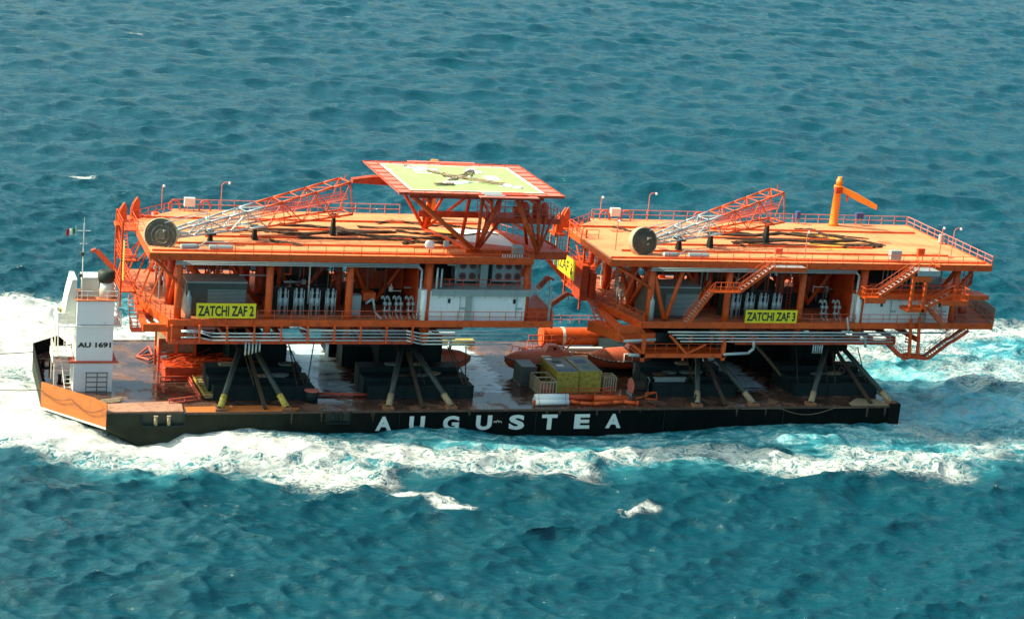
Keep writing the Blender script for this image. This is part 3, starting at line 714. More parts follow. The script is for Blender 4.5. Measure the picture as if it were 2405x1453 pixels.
def topside(cols, xl, xr, xfl, tag_no, label, sign_x, second):
    t = thing('platform_topside', label, 'offshore platform', (sum(cols) / len(cols), 13.5, BZ), 'orange oil platform topsides on the barge')
    # ---- decks
    top_poly = [(xl, YN), (xr, YN), (xr, YF), (xl + 5.2, YF), (xl + 5.2, YF - 1.2), (xl, YF - 6.4)]
    td = MB().prism(top_poly, TD - .22, TD).build('top_deck', 'topdeck', t)
    # raised skid rails and seams on the top deck
    sr = MB()
    for yy, xa, xb in ((YN + .95, xl + .4, xr - .3), (7.2, xl + 3, xr - 3.5), (10.6, xl + 7, xr - 12), (14.6, xl + 10, xr - 15), (19.2, xl + 1.5, xr - 1.5)):
        sr.box(xa, xb, yy, yy + .16, TD, TD + .22)
    sub(sr, 'skid_rail', 'orange', td)
    hp = MB()
    random.seed(31 + second)
    for k in range(9):
        hx = xl + 5 + random.random() * (xr - xl - 8); hy = YN + 1.8 + random.random() * 17
        sub(MB().box(hx, hx + .7 + random.random(), hy, hy + .5 + random.random() * .6, TD + .004, TD + .06), 'hatch', 'lowdeck', td)
    q = MB(); x = xl + 4
    while x < xr - 1: q.box(x, x + .05, YN + .3, YF - 1.5, TD + .001, TD + .004); x += 3.1
    for yy in (5.5, 9.0, 12.6, 16.8, 21.4): q.box(xl + 5.5, xr - .4, yy, yy + .05, TD + .0045, TD + .007)
    sub(q, 'weld_seams', 'lowdeck', td)
    pp = [tuple(onZ(px, py, TD)[:2]) for px, py in (((1018, 541), (1045, 541), (1085, 557), (1045, 557)) if not second else ((1900, 548), (1950, 551), (2010, 585), (1925, 588), (1880, 560)))]
    sub(MB().prism(pp, TD + .009, TD + .014), 'painted_patch', 'patch', td)
    fb = MB().box(xl + .02, xr - .02, YN - .1, YN + .06, TD - .62, TD + .10).box(xl + .2, xr - .2, YN - .2, YN + .1, TD - .62, TD - .54)
    fb.box(xl - .06, xl + .06, YN + .1, YF - 6.5, TD - .6, TD + .1).box(xr - .06, xr + .08, YN + .1, YF, TD - .6, TD + .1)
    fb.build('edge_girder', 'orange', t)
    un = MB()
    x = xl + 1.2
    while x < xr - .8: un.box(x, x + .2, YN + .2, YF - 1, TD - .6, TD - .225); x += 2.4
    for yy in (7.5, 13.5, 19.0, 23.2): un.box(xl + 1, xr - .5, yy, yy + .3, TD - .95, TD - .605)
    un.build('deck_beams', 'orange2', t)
    x0, x1 = cols[0] - 3.2, cols[-1] + (3.2 if not second else 5.4)
    low_poly = [(cols[0] - .9, YN), (x1, YN), (x1 + (0 if not second else 2.5), YF - 9), (x1, YF), (x0, YF), (x0, 12.5)]
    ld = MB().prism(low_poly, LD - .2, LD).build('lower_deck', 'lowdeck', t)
    lb = MB().box(cols[0] - .9, x1 + .02, YN - .12, YN + .08, LD - .65, LD + .08)
    lb.beam((cols[0] - .95, YN, LD - .4), (x0, 12.5, LD - .4), .3, .85).beam((x0, 12.5, LD - .4), (x0, YF, LD - .4), .25, .8)
    lb.beam((x1, YN + .1, LD - .4), (x1 + (0 if not second else 2.5), YF - 9, LD - .4), .25, .8)
    lb.build('lower_edge_girder', 'orange', t)
    lu = MB(); x = cols[0]
    while x < x1: lu.box(x, x + .25, YN + .2, YF - .5, LD - .7, LD - .21); x += 2.1
    for yy in (8, 13.5, 19): lu.box(x0 + .5, x1 - .3, yy, yy + .35, LD - 1.2, LD - .71)
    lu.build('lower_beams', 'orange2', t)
    # ---- mezzanine at the back
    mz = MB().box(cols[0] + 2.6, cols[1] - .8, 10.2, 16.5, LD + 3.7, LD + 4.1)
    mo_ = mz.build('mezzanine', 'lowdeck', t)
    sub(MB().rail([(cols[0] + 2.6, 10.2, LD + 4.1), (cols[1] - .8, 10.2, LD + 4.1)], 1.1, 1.2, .045), 'handrail', 'orange2', mo_)
    random.seed(55 + second)
    for k in range(9):
        x = cols[0] + 3 + k * .75; y = 10.8 + random.random() * 2; h = .8 + random.random() * 1.4
        sub(MB().lathe((x, y, LD + 4.1), (0, 0, 1), [(0, .22), (h * .6, .22), (h * .7, .1), (h, .1)], 8).tube((x - .5, y, LD + 4.1 + h * .8), (x + .6, y, LD + 4.1 + h * .8), .05, n=5), 'valve', ('pipe', 'dkgrey', 'cream')[k % 3], mo_)
    # runs of pipe, ladders and cable trays in the open bays behind the front columns
    for k in range(40):
        a = random.choice((0, 0, 1, 2)); x0_ = cols[a] + .7; x1_ = cols[a + 1] - .7; x = random.uniform(x0_, x1_); y = random.uniform(5.2, 9.0)
        if a == 0 and y < 8.2: y += 3
        zb, zt = LD + random.uniform(0, 2.5), TD - random.uniform(.7, 2.4); L = random.uniform(.8, 3.2)
        pts = [Vector((x, y, zb)), Vector((x, y, zt)), Vector((min(x1_, x + L), y, zt))] if k % 3 else [Vector((x, y, zt)), Vector((min(x1_, x + L), y, zt)), Vector((min(x1_, x + L), y, zt - 1.4))]
        MB().path(pts, random.choice((.05, .07, .1)), 6).build('pipe_run', random.choice(('pipe', 'tube', 'orange2', 'dkgrey', 'cream', 'orange2')), t)
    for k, (xa, ya) in enumerate(((cols[0] + 1.0, 9.0), (cols[1] + .9, 8.8), (cols[2] + .8, 8.8))):
        q = MB().tube((xa, ya, LD), (xa, ya, TD - .6), .04, n=5).tube((xa + .5, ya, LD), (xa + .5, ya, TD - .6), .04, n=5)
        for i in range(16): q.box(xa, xa + .5, ya - .02, ya + .02, LD + .4 + i * .4, LD + .44 + i * .4)
        q.build('ladder', 'orange', t)
    # ---- columns
    ends = cols[-1]
    for j, yy in enumerate((3.6, 9.4, 17.6, 23.4)):
        for i, x in enumerate(cols):
            r = (.40, .5, .5, .42)[j]
            if i == 3 and j == 0: r = .5
            zb = BZ if 0 < i < len(cols) - 1 else LD - .7
            MB().tube((x, yy, zb), (x, yy, TD - .25), r, n=14).build('column', 'orange' if j < 1 else 'orange2', t, smooth=True)
    # ---- truss diagonals on the second row and the back row
    for yy, m in ((9.4, 'orange2'), (17.6, 'orange2')):
        for i in range(len(cols) - 1):
            a, b = cols[i], cols[i + 1]; mid = (a + b) / 2
            if i == 3 and yy < 10: continue
            MB().tube((a + .3, yy, TD - .9), (mid, yy, LD + .6), .27, n=10).build('brace', m, t, smooth=True)
            MB().tube((b - .3, yy, TD - .9), (mid, yy, LD + .6), .27, n=10).build('brace', m, t, smooth=True)
    for a, b in ((cols[0] + .5, cols[0] + 4.8), (cols[0] + 5.0, cols[0] + 9.2), (cols[3] - .9, cols[3] - 4.6), (cols[2] + .9, cols[2] + 3.4)):
        MB().tube((a, 8.3, TD - .9), (b, 8.3, LD + .8), .24, n=10).build('brace', 'orange', t, smooth=True)
    for xx in (cols[0] + 4.9, (cols[0] + cols[1]) / 2 + 2.6, (cols[1] + cols[2]) / 2 - 2.4): MB().tube((xx, 8.3, LD), (xx, 8.3, TD - .7), .26, n=10).build('column', 'orange2', t, smooth=True)
    for k in range(7):
        ya = 4.5 + k * 2.6
        MB().beam((cols[0] - 1.2, ya, TD - .8), (x0 + .2, ya + 1.6, LD + 3.6 if k % 2 else LD + .2), .14, .14).build('end_strut', 'orange', t)
        if k < 5: MB().beam((x0 + .1, ya + 6, LD - .5), (cols[0] - 1.6, ya + 3, BZ + .6), .16, .16).build('end_strut', 'orange', t)
    # end-face trusses
    for x in (cols[0], cols[-1]):
        for (ya, za), (yb, zb) in (((3.6, TD - .4), (9.4, LD + .2)), ((9.4, LD + .2), (17.6, TD - .4)), ((17.6, TD - .4), (23.4, LD + .2))):
            MB().tube((x, ya, za), (x, yb, zb), .27, n=10).build('brace', 'orange', t, smooth=True)
    # brackets under the left overhang of the top deck
    for yy in (3.4, 9.4, 15.5): MB().tube((cols[0], yy, TD - 3.4), (xl + .4, yy, TD - .5), .17, n=8).build('bracket', 'orange', t, smooth=True)
    if second:
        MB().tube((cols[0] - .1, 3.7, TD - .6), (cols[0] + 1.9, 3.4, LD + .2), .26, n=10).build('brace', 'orange', t, smooth=True)
        MB().tube((cols[0] + 3.9, 3.6, TD - .6), (cols[0] + 2.1, 3.4, LD + .2), .26, n=10).build('brace', 'orange', t, smooth=True)
        MB().tube((cols[-1] - .2, 3.8, LD + 4), (cols[-1] - 3.6, 3.8, LD - .2 + 3.4), .2, n=10).build('brace', 'orange', t, smooth=True)
        MB().tube((xr - 1.5, 4.2, TD - .6), (cols[-1], 4.0, TD - 4.2), .22, n=10).build('brace', 'orange', t, smooth=True)
    # ---- base frame: bottom girders, posts, underside grid
    if not second:
        bx0, bx1 = cols[0] - .9, cols[3] - 1.6
    else:
        bx0, bx1 = cols[1] + 1.2, cols[-1] - 7.6
    bf = MB().box(bx0, bx1, 2.6, 2.95, BZ + .02, BZ + .55)
    bf.box(bx0, cols[3] + 6, 8.6, 9.6, BZ, BZ + .9).box(bx0, cols[3] + 6, 17.2, 18.2, BZ, BZ + .9).box(bx0, bx1, 23.2, 23.6, BZ, BZ + .8)
    x = bx0
    while x < bx1 + 5: bf.box(x, x + .3, 3.35, 23.1, BZ + .2, BZ + .75); x += 3.0
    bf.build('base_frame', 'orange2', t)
    n = 10 if not second else 8
    for i in range(n):
        x = bx0 + .2 + (bx1 - bx0 - .4) * i / (n - 1) if not second else bx0 + 2.6 * i
        if not second: MB().box(x - .09, x + .09, 1.85, 2.0, BZ + .3, LD - .3).box(x - .09, x + .09, 2.0, 2.68, LD - .55, LD - .42).build('hanger_post', 'orange', t)
    # dark underside machinery
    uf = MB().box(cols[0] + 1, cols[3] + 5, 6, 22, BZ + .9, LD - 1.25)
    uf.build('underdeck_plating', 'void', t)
    # ---- pipes along the near side under the lower deck
    zs = [LD - 1.0, LD - 1.32, LD - 1.66, LD - 2.0]
    for k, z in enumerate(zs):
        y = 2.45 - .12 * k
        if not second:
            xs0 = cols[0] + (3.0 if k else 7.8)
            pts = [Vector((cols[0] + .3, y, z + (.55 if k == 2 else .3))), Vector((cols[0] + 2.2, y, z + (.5 if k == 2 else .3))), Vector((cols[0] + 3.6, y, z)), Vector((-12.1, y, z)), Vector((-10.3, y - .1, z - .38)), Vector((1.6 - .5 * k, y - .1, z - .38))]
            if k == 0: pts = [Vector((-36.6 + 11.5, y, z + .35)), Vector((-24, y, z + .35)), Vector((-23, y, z)), Vector((-12.1, y, z)), Vector((-10.3, y - .1, z - .3)), Vector((2, y - .1, z - .3))]
        else:
            pts = [Vector((cols[0] + 2.2 + .5 * k, y, z - .05)), Vector((cols[-1] - 8.3 + 1.2 * (k == 0) * 6, y, z - .05))]
        MB().path(pts, .085 if k else .11, 8).build('pipe', 'pipe', t, smooth=True)
    if not second:
        MB().path([Vector((-9.3, 2.3, LD - .95)), Vector((-2.5, 2.3, LD - .95)), Vector((-1.5, 2.3, LD - .75)), Vector((1, 2.3, LD - .75))], .06, 6).build('pipe', 'pipe', t)
        MB().tube((-20.8, 2.5, BZ + .2), (-20.8, 2.5, BZ - 1.4), .2, n=10).build('drain_pipe', 'pipe', t, smooth=True)
        for i in range(5): MB().tube((-29.7 + .38 * i, 2.5, BZ + .3), (-29.7 + .38 * i, 2.5, BZ - 1.2 + .1 * i), .1, n=8).build('drain_pipe', 'pipe', t, smooth=True)
        lx = MB()
        for i in range(2): lx.box(-36.3, -33.0, 3.0, 3.06, BZ + 1.0 + i * .5, BZ + 1.3 + i * .5)
        lx.build('louvre_panel', 'fan', t)
    else:
        for k in (1, 2, 3):
            for i in range(12):
                x = cols[0] + 5 + i * 2.55; MB().box(x, x + .14, 2.0, 2.8, zs[k] - .2, zs[k] - .1).box(x, x + .12, 2.68, 2.8, zs[k] - .34, zs[k] - .2).build('pipe_bracket', 'orange', t)
        for i in range(5): MB().tube((37.6 + .28 * i, 2.5, BZ + .1), (37.6 + .28 * i, 2.5, BZ - 1.0), .09, n=8).build('drain_pipe', 'pipe', t, smooth=True)
        MB().path([onY(1770, 800, 2.0), onY(1770, 818, 2.0), onY(1757, 829, 2.0), onY(1697, 832, 2.0)], .17, 10).build('bent_pipe', 'pipe', t, smooth=True)
        MB().tube(onY(1476, 833, 1.6), onY(1500, 834, 1.6), .2, n=10).build('pipe_stub', 'pipe', t, smooth=True)
        MB().tube(onY(1465, 801, 2.2), onY(1540, 797, 2.2), .16, n=10).build('pipe_stub', 'pipe', t, smooth=True)
        MB().tube(onY(1990, 745, 2.4), onY(1993, 780, 2.4), .12, n=8).tube(onY(2033, 790, 2.4), onY(2032, 815, 2.4), .15, n=8).build('drain_pipe', 'pipe', t, smooth=True)
    # pipes under the top deck edge
    pt = MB()
    for k in range(3): pt.tube((cols[0] - .5, YN + .0 + .13 * k, TD - .78 - .2 * k), (cols[3] - 1.4, YN + .0 + .13 * k, TD - .78 - .2 * k), .07, n=6)
    pt.path([Vector((cols[3] - 1.6, YN + .3, TD - .9)), Vector((cols[3] - .95, YN + .3, TD - 1.5)), Vector((cols[3] - 1.0, YN + .3, LD + .1))], .13, 8)
    pt.build('service_pipes', 'pipe', t, smooth=True)
    # ---- control room
    hx0, hx1 = cols[3] - .9, cols[-1] - (.1 if not second else .7)
    hy = YN + .35
    cr = MB().box(hx0, hx1, hy, hy + 7.5, LD + .0, LD + 3.35).build('control_room', 'white', t)
    rb = MB(); x = hx0 + 1.9
    while x < hx1 - .1: rb.box(x, x + .12, hy - .05, hy - .002, LD + .1, LD + 2.95); x += .36
    sub(rb, 'wall_ribs', 'white', cr)
    sub(MB().box(hx0 + 4.2 + (1 if not second else 4.5), hx0 + 4.9 + (1 if not second else 4.5), hy - .3, hy - .06, LD + .1, LD + 3.2), 'cable_duct', 'grey', cr)
    sub(MB().tube((hx0 + .35, hy - .1, LD + .1), (hx0 + .35, hy - .1, LD + 3.5), .35, n=14), 'corner_tank', 'white', cr, smooth=True)
    for q in (.26, .88): sub(MB().box(hx0 + (hx1 - hx0) * q, hx0 + (hx1 - hx0) * q + .28, hy - .09, hy - .052, LD + 2.0, LD + 2.5), 'window', 'glass', cr)
    for q in (.42, .96): sub(MB().box(hx0 + (hx1 - hx0) * q - .6, hx0 + (hx1 - hx0) * q - .55, hy - .12, hy - .052, LD + .3, LD + 2.9).box(hx0 + (hx1 - hx0) * q - .6, hx0 + (hx1 - hx0) * q + .1, hy - .11, hy - .052, LD + 1.35, LD + 1.5), 'door_bar', 'grey', cr)
    rf = MB().box(hx0 + 1.2, hx1 + (1.5 if not second else .6), hy - .35, hy + 7.5, LD + 3.36, LD + 3.62).box(hx0 + 1.2, hx1 + .6, hy - .37, hy - .3, LD + 2.9, LD + 3.36)
    for i in range(7): rf.tube((hx0 + 2 + i * 1.75, hy - .4, LD + 2.7), (hx0 + 2 + i * 1.75, hy - .4, LD + 3.6), .05, n=5)
    sub(rf, 'roof', 'grey', cr)
    MB().box(hx0 - .18, hx0 - .06, hy + 1.0, hy + 9, LD, TD - .7).build('bulkhead', 'orange2', t)
    # storey above
    fl_z = LD + 3.62
    rl = MB().rail([(hx0 + 1.6, hy - .1, fl_z), (hx1 + .4, hy - .1, fl_z)], 1.1, 1.5, .04)
    rl.build('upper_railing', 'orange2', t)
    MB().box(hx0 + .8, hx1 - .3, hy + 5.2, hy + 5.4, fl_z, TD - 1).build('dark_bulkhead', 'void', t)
    if not second:
        for cx in (-4.25, -.05):
            q = MB().box(cx - 1.85, cx + 1.85, 5.2, 7.2, fl_z + .35, fl_z + 2.75)
            co_ = q.build('air_cooler', 'pipe', t)
            for a in (-1.1, 0, 1.1):
                for b in (.95, 2.15):
                    f = MB().lathe((cx + a, 5.196, fl_z + b), (0, -1, 0), [(0, .42), (.05, .42), (.05, .36), (.012, .34)], 18)
                    sub(f, 'fan', 'fan', co_)
                    f = MB()
                    for s in range(5):
                        an = s * 1.257
                        f.beam((cx + a, 5.13, fl_z + b), (cx + a + .32 * math.cos(an), 5.12, fl_z + b + .32 * math.sin(an)), .02, .14)
                    sub(f, 'fan_blades', 'dkgrey', co_)
        MB().box(-3.6 + .0, -2.75, 4.2, 4.5, fl_z + .0, fl_z + 2.8).build('duct', 'grey', t)
        MB().path([Vector((-8.9, 3.0, fl_z - .2)), Vector((-8.9, 3.0, fl_z + 2.4))], .12, 8).path([Vector((-8.4, 3.0, LD + 3.8)), Vector((-8.4, 3, fl_z + 2.3))], .1, 8).build('vent_pipe', 'pipe', t, smooth=True)
        MB().path([Vector((-7.5, 4.2, fl_z + 2.5)), Vector((-6.5, 4.2, fl_z + 2.45)), Vector((-6.4, 4.2, fl_z + .3))], .12, 8).build('vent_pipe', 'pipe', t, smooth=True)
    else:
        g = MB(); random.seed(5)
        for i in range(12):
            x = 47 + i * .55 + random.random() * .2; g.tube((x, 5.5, fl_z), (x, 5.5, fl_z + 1.6 + random.random()), .08, n=6)
        g.box(53.2, 55.2, 5.6, 7.4, fl_z, fl_z + 2.1)
        g.build('vent_pipe', 'pipe', t, smooth=True)
        pl_ = MB().prism([(hx0 - .2, YN - .9), (hx1 + 4.4, YN - .9), (hx1 + 4.4, hy + 1), (hx0 - .2, hy + 1)], LD + 3.63, LD + 3.75).box(hx0 - .2, hx1 + 4.4, YN - .98, YN - .9, LD + 3.25, LD + 3.8)
        o = pl_.build('walkway', 'orange', t)
        sub(MB().rail([(hx0 - .1, YN - .9, LD + 3.75), (hx0 + 1.3, YN - .9, LD + 3.75)], 1.1, .8, .04).rail([(hx0 + 3.6, YN - .7, LD + 3.75), (hx1 + 1.2, YN - .7, LD + 3.75)], 1.1, 1.5, .04), 'handrail', 'orange', o)
    # ---- louvred cabinet
    cx0 = cols[0] + (1.0 if not second else .1) ; cx1 = cx0 + 6.5
    cb = MB().box(cx0, cx1, 4.6, 8.0, LD + .1, LD + 3.6)
    c_ = cb.build('louvred_cabinet', 'dkgrey', t)
    lv = MB()
    for i in range(17): lv.box(cx0 + 2.3, cx1 - .1, 4.56, 4.597, LD + .4 + i * .15, LD + .47 + i * .15)
    lv.box(cx0, cx1 + .05, 4.5, 8.1, LD + 3.605, LD + 3.75).box(cx0 + .1, cx0 + .16, 4.57, 4.597, LD + .2, LD + 3.5)
    sub(lv, 'louvres', 'grey', c_)
    q = MB().lathe((cx0 - .0 + .1, 3.3, LD), (0, 0, 1), [(0, .3), (2.4, .3), (2.7, .15), (2.75, .1), (3.1, .1)], 12)
    q.build('gas_cylinder', 'grey', t, smooth=True)
    # ---- valve trees, pumps, bulkhead and tanks
    vx = [cols[1] + 1.75 + 1.75 * i for i in range(4)] if not second else [cols[1] + 1.6 + 1.75 * i for i in range(4)]
    for x in vx: valve_tree(t, x, 4.7)
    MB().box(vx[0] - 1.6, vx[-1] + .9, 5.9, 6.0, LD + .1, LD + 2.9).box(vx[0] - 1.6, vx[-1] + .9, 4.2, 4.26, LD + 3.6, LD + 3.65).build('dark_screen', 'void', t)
    for x in ([-13.9, -12.6, -11.2] if not second else [39.4, 41.1]): pump_set(t, x, 4.6)
    if not second:
        MB().box(-18.2, -16.9, 4.4, 5.4, LD + .2, LD + 2.4).build('instrument_box', 'grey', t)
        MB().path([Vector((-16.4, 4.4, LD + 1.5)), Vector((-15.6, 4.4, LD + 2.1)), Vector((-15.3, 4.3, LD + .6)), Vector((-14.8, 3.2, LD + .1))], .14, 8).build('hose', 'pipe', t, smooth=True)
        q = MB().box(-16.6, -15.2, 4.9, 6, LD + 1.7, LD + 2.6); q.build('motor', 'orange', t)
    bx_a, bx_b = cols[2] + 2.2, cols[3] - .7
    MB().box(bx_a, bx_b, 9.9, 10.1, LD + 1.8, TD - .9).build('bulkhead', 'orange2', t)
    hz = MB(); zt = TD - .9
    hz.add([(cols[2] + .8, 10.4, zt), (cols[2] + 3.6, 10.4, zt), (cols[2] + 4.4, 10.4, LD + 4.8), (cols[2] + .1, 10.4, LD + 4.8), (cols[2] + .8, 14, zt), (cols[2] + 3.6, 14, zt), (cols[2] + 4.4, 15, LD + 4.8), (cols[2] + .1, 15, LD + 4.8)],
           [(0, 3, 2, 1), (4, 5, 6, 7), (0, 1, 5, 4), (1, 2, 6, 5), (2, 3, 7, 6), (3, 0, 4, 7)])
    hz.build('hopper', 'topdeck', t)
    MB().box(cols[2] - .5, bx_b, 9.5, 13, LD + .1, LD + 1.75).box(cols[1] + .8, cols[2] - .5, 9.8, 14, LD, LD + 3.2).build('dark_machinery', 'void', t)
    MB().torus((bx_b - 3.2, 9.6, TD - 2.3), (0, 1, 0), .9, .12, 16, 6).build('hose_coil', 'rope', t)
    vt = MB().lathe((cols[0] + 5.2, 17, LD + 4.4), (1, 0, 0), [(-.3, .5), (0, 1.1), (3.6, 1.1), (3.9, .5)], 20)
    vt.build('pressure_vessel', 'dkgrey', t, smooth=True)
    vt = MB().lathe((cols[1] + 2.6, 20, LD + .9), (1, 0, 0), [(-.3, .5), (0, 1.3), (5.6, 1.3), (5.9, .5)], 20)
    vt.build('pressure_vessel', 'topdeck', t, smooth=True)
    # pipework inside
    random.seed(100 + second)
    mats = ['pipe', 'orange2', 'grey', 'dkgrey', 'cream', 'orange']
    for m in mats:
        for i in range(15):
            q = MB()
            x = cols[0] + .5 + random.random() * (cols[3] - cols[0] - 1.5); y = 6.5 + random.random() * 14; z = LD + .3 + random.random() * 6
            r = .05 + random.random() * .08
            p = [Vector((x, y, z))]
            for s in range(3):
                ax = random.choice((0, 0, 1, 2, 2)); L = (random.random() - .3) * (3.5 if ax == 0 else 2.2)
                v = p[-1].copy(); v[ax] += L; v.z = min(max(v.z, LD + .1), TD - .7); v.y = min(max(v.y, 5.4), 23); v.x = min(max(v.x, cols[0]), cols[3] - .6); p.append(v)
            q.path(p, r, 6)
            if random.random() < .35: q.lathe(p[1], (0, 0, 1), [(-.3, .1), (-.25, .25), (.25, .25), (.3, .1)], 8)
            q.build('pipe', m, t)
    # a dense valve rack in the first bay
    q = MB(); q2 = MB()
    for i in range(22):
        x = cols[0] - 1.2 + random.random() * 3.8; y = 11 + random.random() * 10; h = 1.2 + random.random() * 3.6
        q = MB().tube((x, y, LD), (x, y, LD + h), .08 + .06 * random.random(), n=6)
        q.lathe((x, y, LD + h * .7), (0, 0, 1), [(-.25, .08), (-.2, .26), (.2, .26), (.25, .08)], 8)
        q.tube((x - .8, y, LD + h), (x + .8, y + .3, LD + h), .06, n=6).build('valve_stand', ('cream', 'pipe', 'grey')[i % 3], t)
    
    # ---- name board
    sx0, sx1 = sign_x
    sz0, sz1 = LD + .28, LD + 1.9
    if second: sz0, sz1 = LD + .05, LD + 1.6
    sb = MB().box(sx0, sx1, YN - .2, YN - .12, sz0, sz1).build('name_board', 'yellow', t)
    text('ZATCHI ZAF ' + tag_no, sx0 + .18, sx1 - .22, sz0 + .22, sz1 - .26, YN - .205, 'text', 'lettering', sb, off=.03, issub=True)
    sp = MB()
    for i in range(5): sp.box(sx0 + .35 + i * (sx1 - sx0 - .8) / 4, sx0 + .47 + i * (sx1 - sx0 - .8) / 4, YN - .28, YN - .13, LD - .5, sz0)
    sub(sp, 'bracket', 'orange', sb)
    # ---- railings
    MB().rail([(xl + 7, YN, TD), (xr - .1, YN, TD)], 1.1, 1.95, .036).build('railing', 'orange', t)
    MB().rail([(xl + 5.3, YF - .1, TD), (xr - (10 if not second else .1), YF - .1, TD)], 1.15, 1.8, .045).build('railing', 'pink', t)
    if second: MB().rail([(xr, YF - .2, TD), (xr, YN + .1, TD)], 1.15, 1.7, .05).build('railing', 'pink', t)
    MB().rail([(xl, YN + 10, TD), (xl, YF - 6.5, TD), (xl + 5.1, YF - 1.3, TD)], 1.1, 1.6, .045).build('railing', 'orange', t)
    gx = [(sx1 + .2, x1)] 
    for a, b in gx: MB().rail([(a, YN, LD), (b, YN, LD)], 1.1, 1.9, .036).build('railing', 'red', t)
    MB().rail([(x1, YN + .1, LD), (x1 + (0 if not second else 2.5), YF - 9, LD)], 1.15, 1.6, .04).build('railing', 'red', t)
    MB().rail([(cols[0] - .8, YN + .1, LD), (x0, 12.6, LD), (x0, YF, LD)], 1.1, 1.5, .04).build('railing', 'orange', t)
    # ---- left end: landings, stairs, ladders hung outside the frame
    xe = x0 - 1.6
    for z in (LD + .2, LD + 3.7, TD - .1):
        o = MB().box(xe, x0 - .02 if z < TD - 1 else xl - .08, 13.5, 19.0, z - .12, z).build('landing', 'orange', t)
        sub(MB().rail([(x0, 13.5, z), (xe, 13.5, z), (xe, 19, z)], 1.1, 1.1, .04), 'handrail', 'orange', o)
    for y in (13.4, 19.1): MB().box(xe - .1, xe + .1, y - .1, y + .1, LD - 1.5, TD + 1).build('end_post', 'orange', t)
    q = MB()
    for k, (ya, za, yb, zb) in enumerate(((18.6, LD + .2, 14.2, LD + 3.7), (14.2, LD + 3.7, 18.6, TD - .1))):
        for xx in (xe + .1, xe + .9): q.beam((xx, ya, za), (xx, yb, zb), .06, .3)
        for i in range(1, 12): q.box(xe + .1, xe + .9, ya + (yb - ya) * i / 12 - .12, ya + (yb - ya) * i / 12 + .12, za + (zb - za) * i / 12, za + (zb - za) * i / 12 + .05)
    q.build('end_stair', 'orange', t)
    q = MB()
    for i in range(13): q.box(xe - .14, xe - .09, 10.2, 11.6, LD + 2.2 + i * .34, LD + 2.38 + i * .34)
    if not second: q.build('slatted_panel', 'yelpaint', t)
    else:
        eb = MB().box(x0 - 3.35, x0 - 3.27, 11.5, 17.5, LD + 2.5, LD + 4.8).build('end_name_board', 'yellow', t)
        text('ZAF 3', 0, 0, LD + 3.0, LD + 4.3, 0, 'text', 'lettering', eb, off=.01, issub=True, flipx=(16.8, 12.2, x0 - 3.355))
    # davit-like arm low on the left end
    MB().beam((x0 - .1, 20.5, LD - .6), (x0 - 3.4, 21.5, LD + 2.8), .45, .5).beam((x0 - 3.5, 21.5, LD + 2.9), (x0 - 4.0, 21.5, LD + 2.7), .5, .3).build('davit_arm', 'orange', t)
    # low hanging stair below the left end
    q = MB()
    for xx in (x0 - .9, x0 - .1): q.beam((xx, 12.0, LD + .2), (xx - .2, 8.0, LD - 2.2), .07, .3)
    for i in range(1, 9): q.box(x0 - 1.0 - .02 * i, x0 - .1, 12 - .5 * i - .12, 12 - .5 * i + .12, LD + .2 - .3 * i, LD + .25 - .3 * i)
    q.rail([(x0 - 1.1, 8.0, LD - 2.3), (x0 - 1.1, 6.4, LD - 2.3)], 1.1, .8, .04).box(x0 - 1.15, x0 + .3, 6.4, 8, LD - 2.4, LD - 2.3)
    q.build('hanging_stair', 'red', t)
    # corner box beam under the near left corner
    MB().box(cols[0] - 3.6, cols[0] - .95, 3.0, 3.6, LD - 1.35, LD - .55).beam((cols[0] - 3.4, 3.6, LD - .9), (x0 + .1, 12, LD - .9), .6, .7).build('corner_beam', 'orange', t)
    MB().beam((cols[0] - .9, 3.2, LD - .9), (bx0 + .3 if not second else cols[0] + .6, 3.2, BZ + .1), .3, .35).build('corner_strut', 'orange', t)
    if not second:
        MB().box(cols[0] - 1.0, cols[0] + 1.0, 3.0, 4.2, BZ + .05, LD - .8).build('corner_leg', 'orange', t)
        MB().beam((cols[0] - 2.8, 9, LD - 1), (cols[0] - .6, 5, BZ + .1), .25, .3).build('corner_strut', 'orange', t)
    # boom rests standing on the upper left corner
    for yy, xx in ((17.6, xl - 1.2), (20.6, xl + .6)):
        q = MB().prismy([(xx - .3, TD - .4), (xx + .55, TD - .4), (xx + .6, TD + 1.5), (xx + .35, TD + 2.1), (xx - .1, TD + 1.3), (xx - .3, TD + .5)], yy, yy + .25)
        q.prismy([(xx - .3, TD - .4), (xx + .55, TD - .4), (xx + .6, TD + 1.3), (xx + .35, TD + 1.8), (xx - .1, TD + 1.1), (xx - .3, TD + .4)], yy + 1.0, yy + 1.25).box(xx - .2, xx + .5, yy + .25, yy + 1.0, TD - .3, TD + .2)
        q.box(xx - .6, xx + .8, yy - .4, yy + 1.6, TD - .7, TD - .4)
        q.build('boom_rest', 'orange', t)
    for yy in (17.2, 19.4): MB().box(xl - 1.5, xl - 1.25, yy, yy + .25, LD + 3, TD - .7).build('end_post', 'grey' if second else 'orange', t)
    return t

colsA = [-37.0, -27.3, -18.5, -9.7, 1.7]
colsB = [16.7, 26.3, 35.7, 43.6, 56.0]
pa = topside(colsA, -40.3, 2.0, 0, '2', 'left orange platform topside with the ZATCHI ZAF 2 board and helideck', (-35.15, -28.8), False)
pb = topside(colsB, 11.1, 60.1, 0, '3', 'right orange platform topside with the ZATCHI ZAF 3 board', (28.4, 35.0), True)

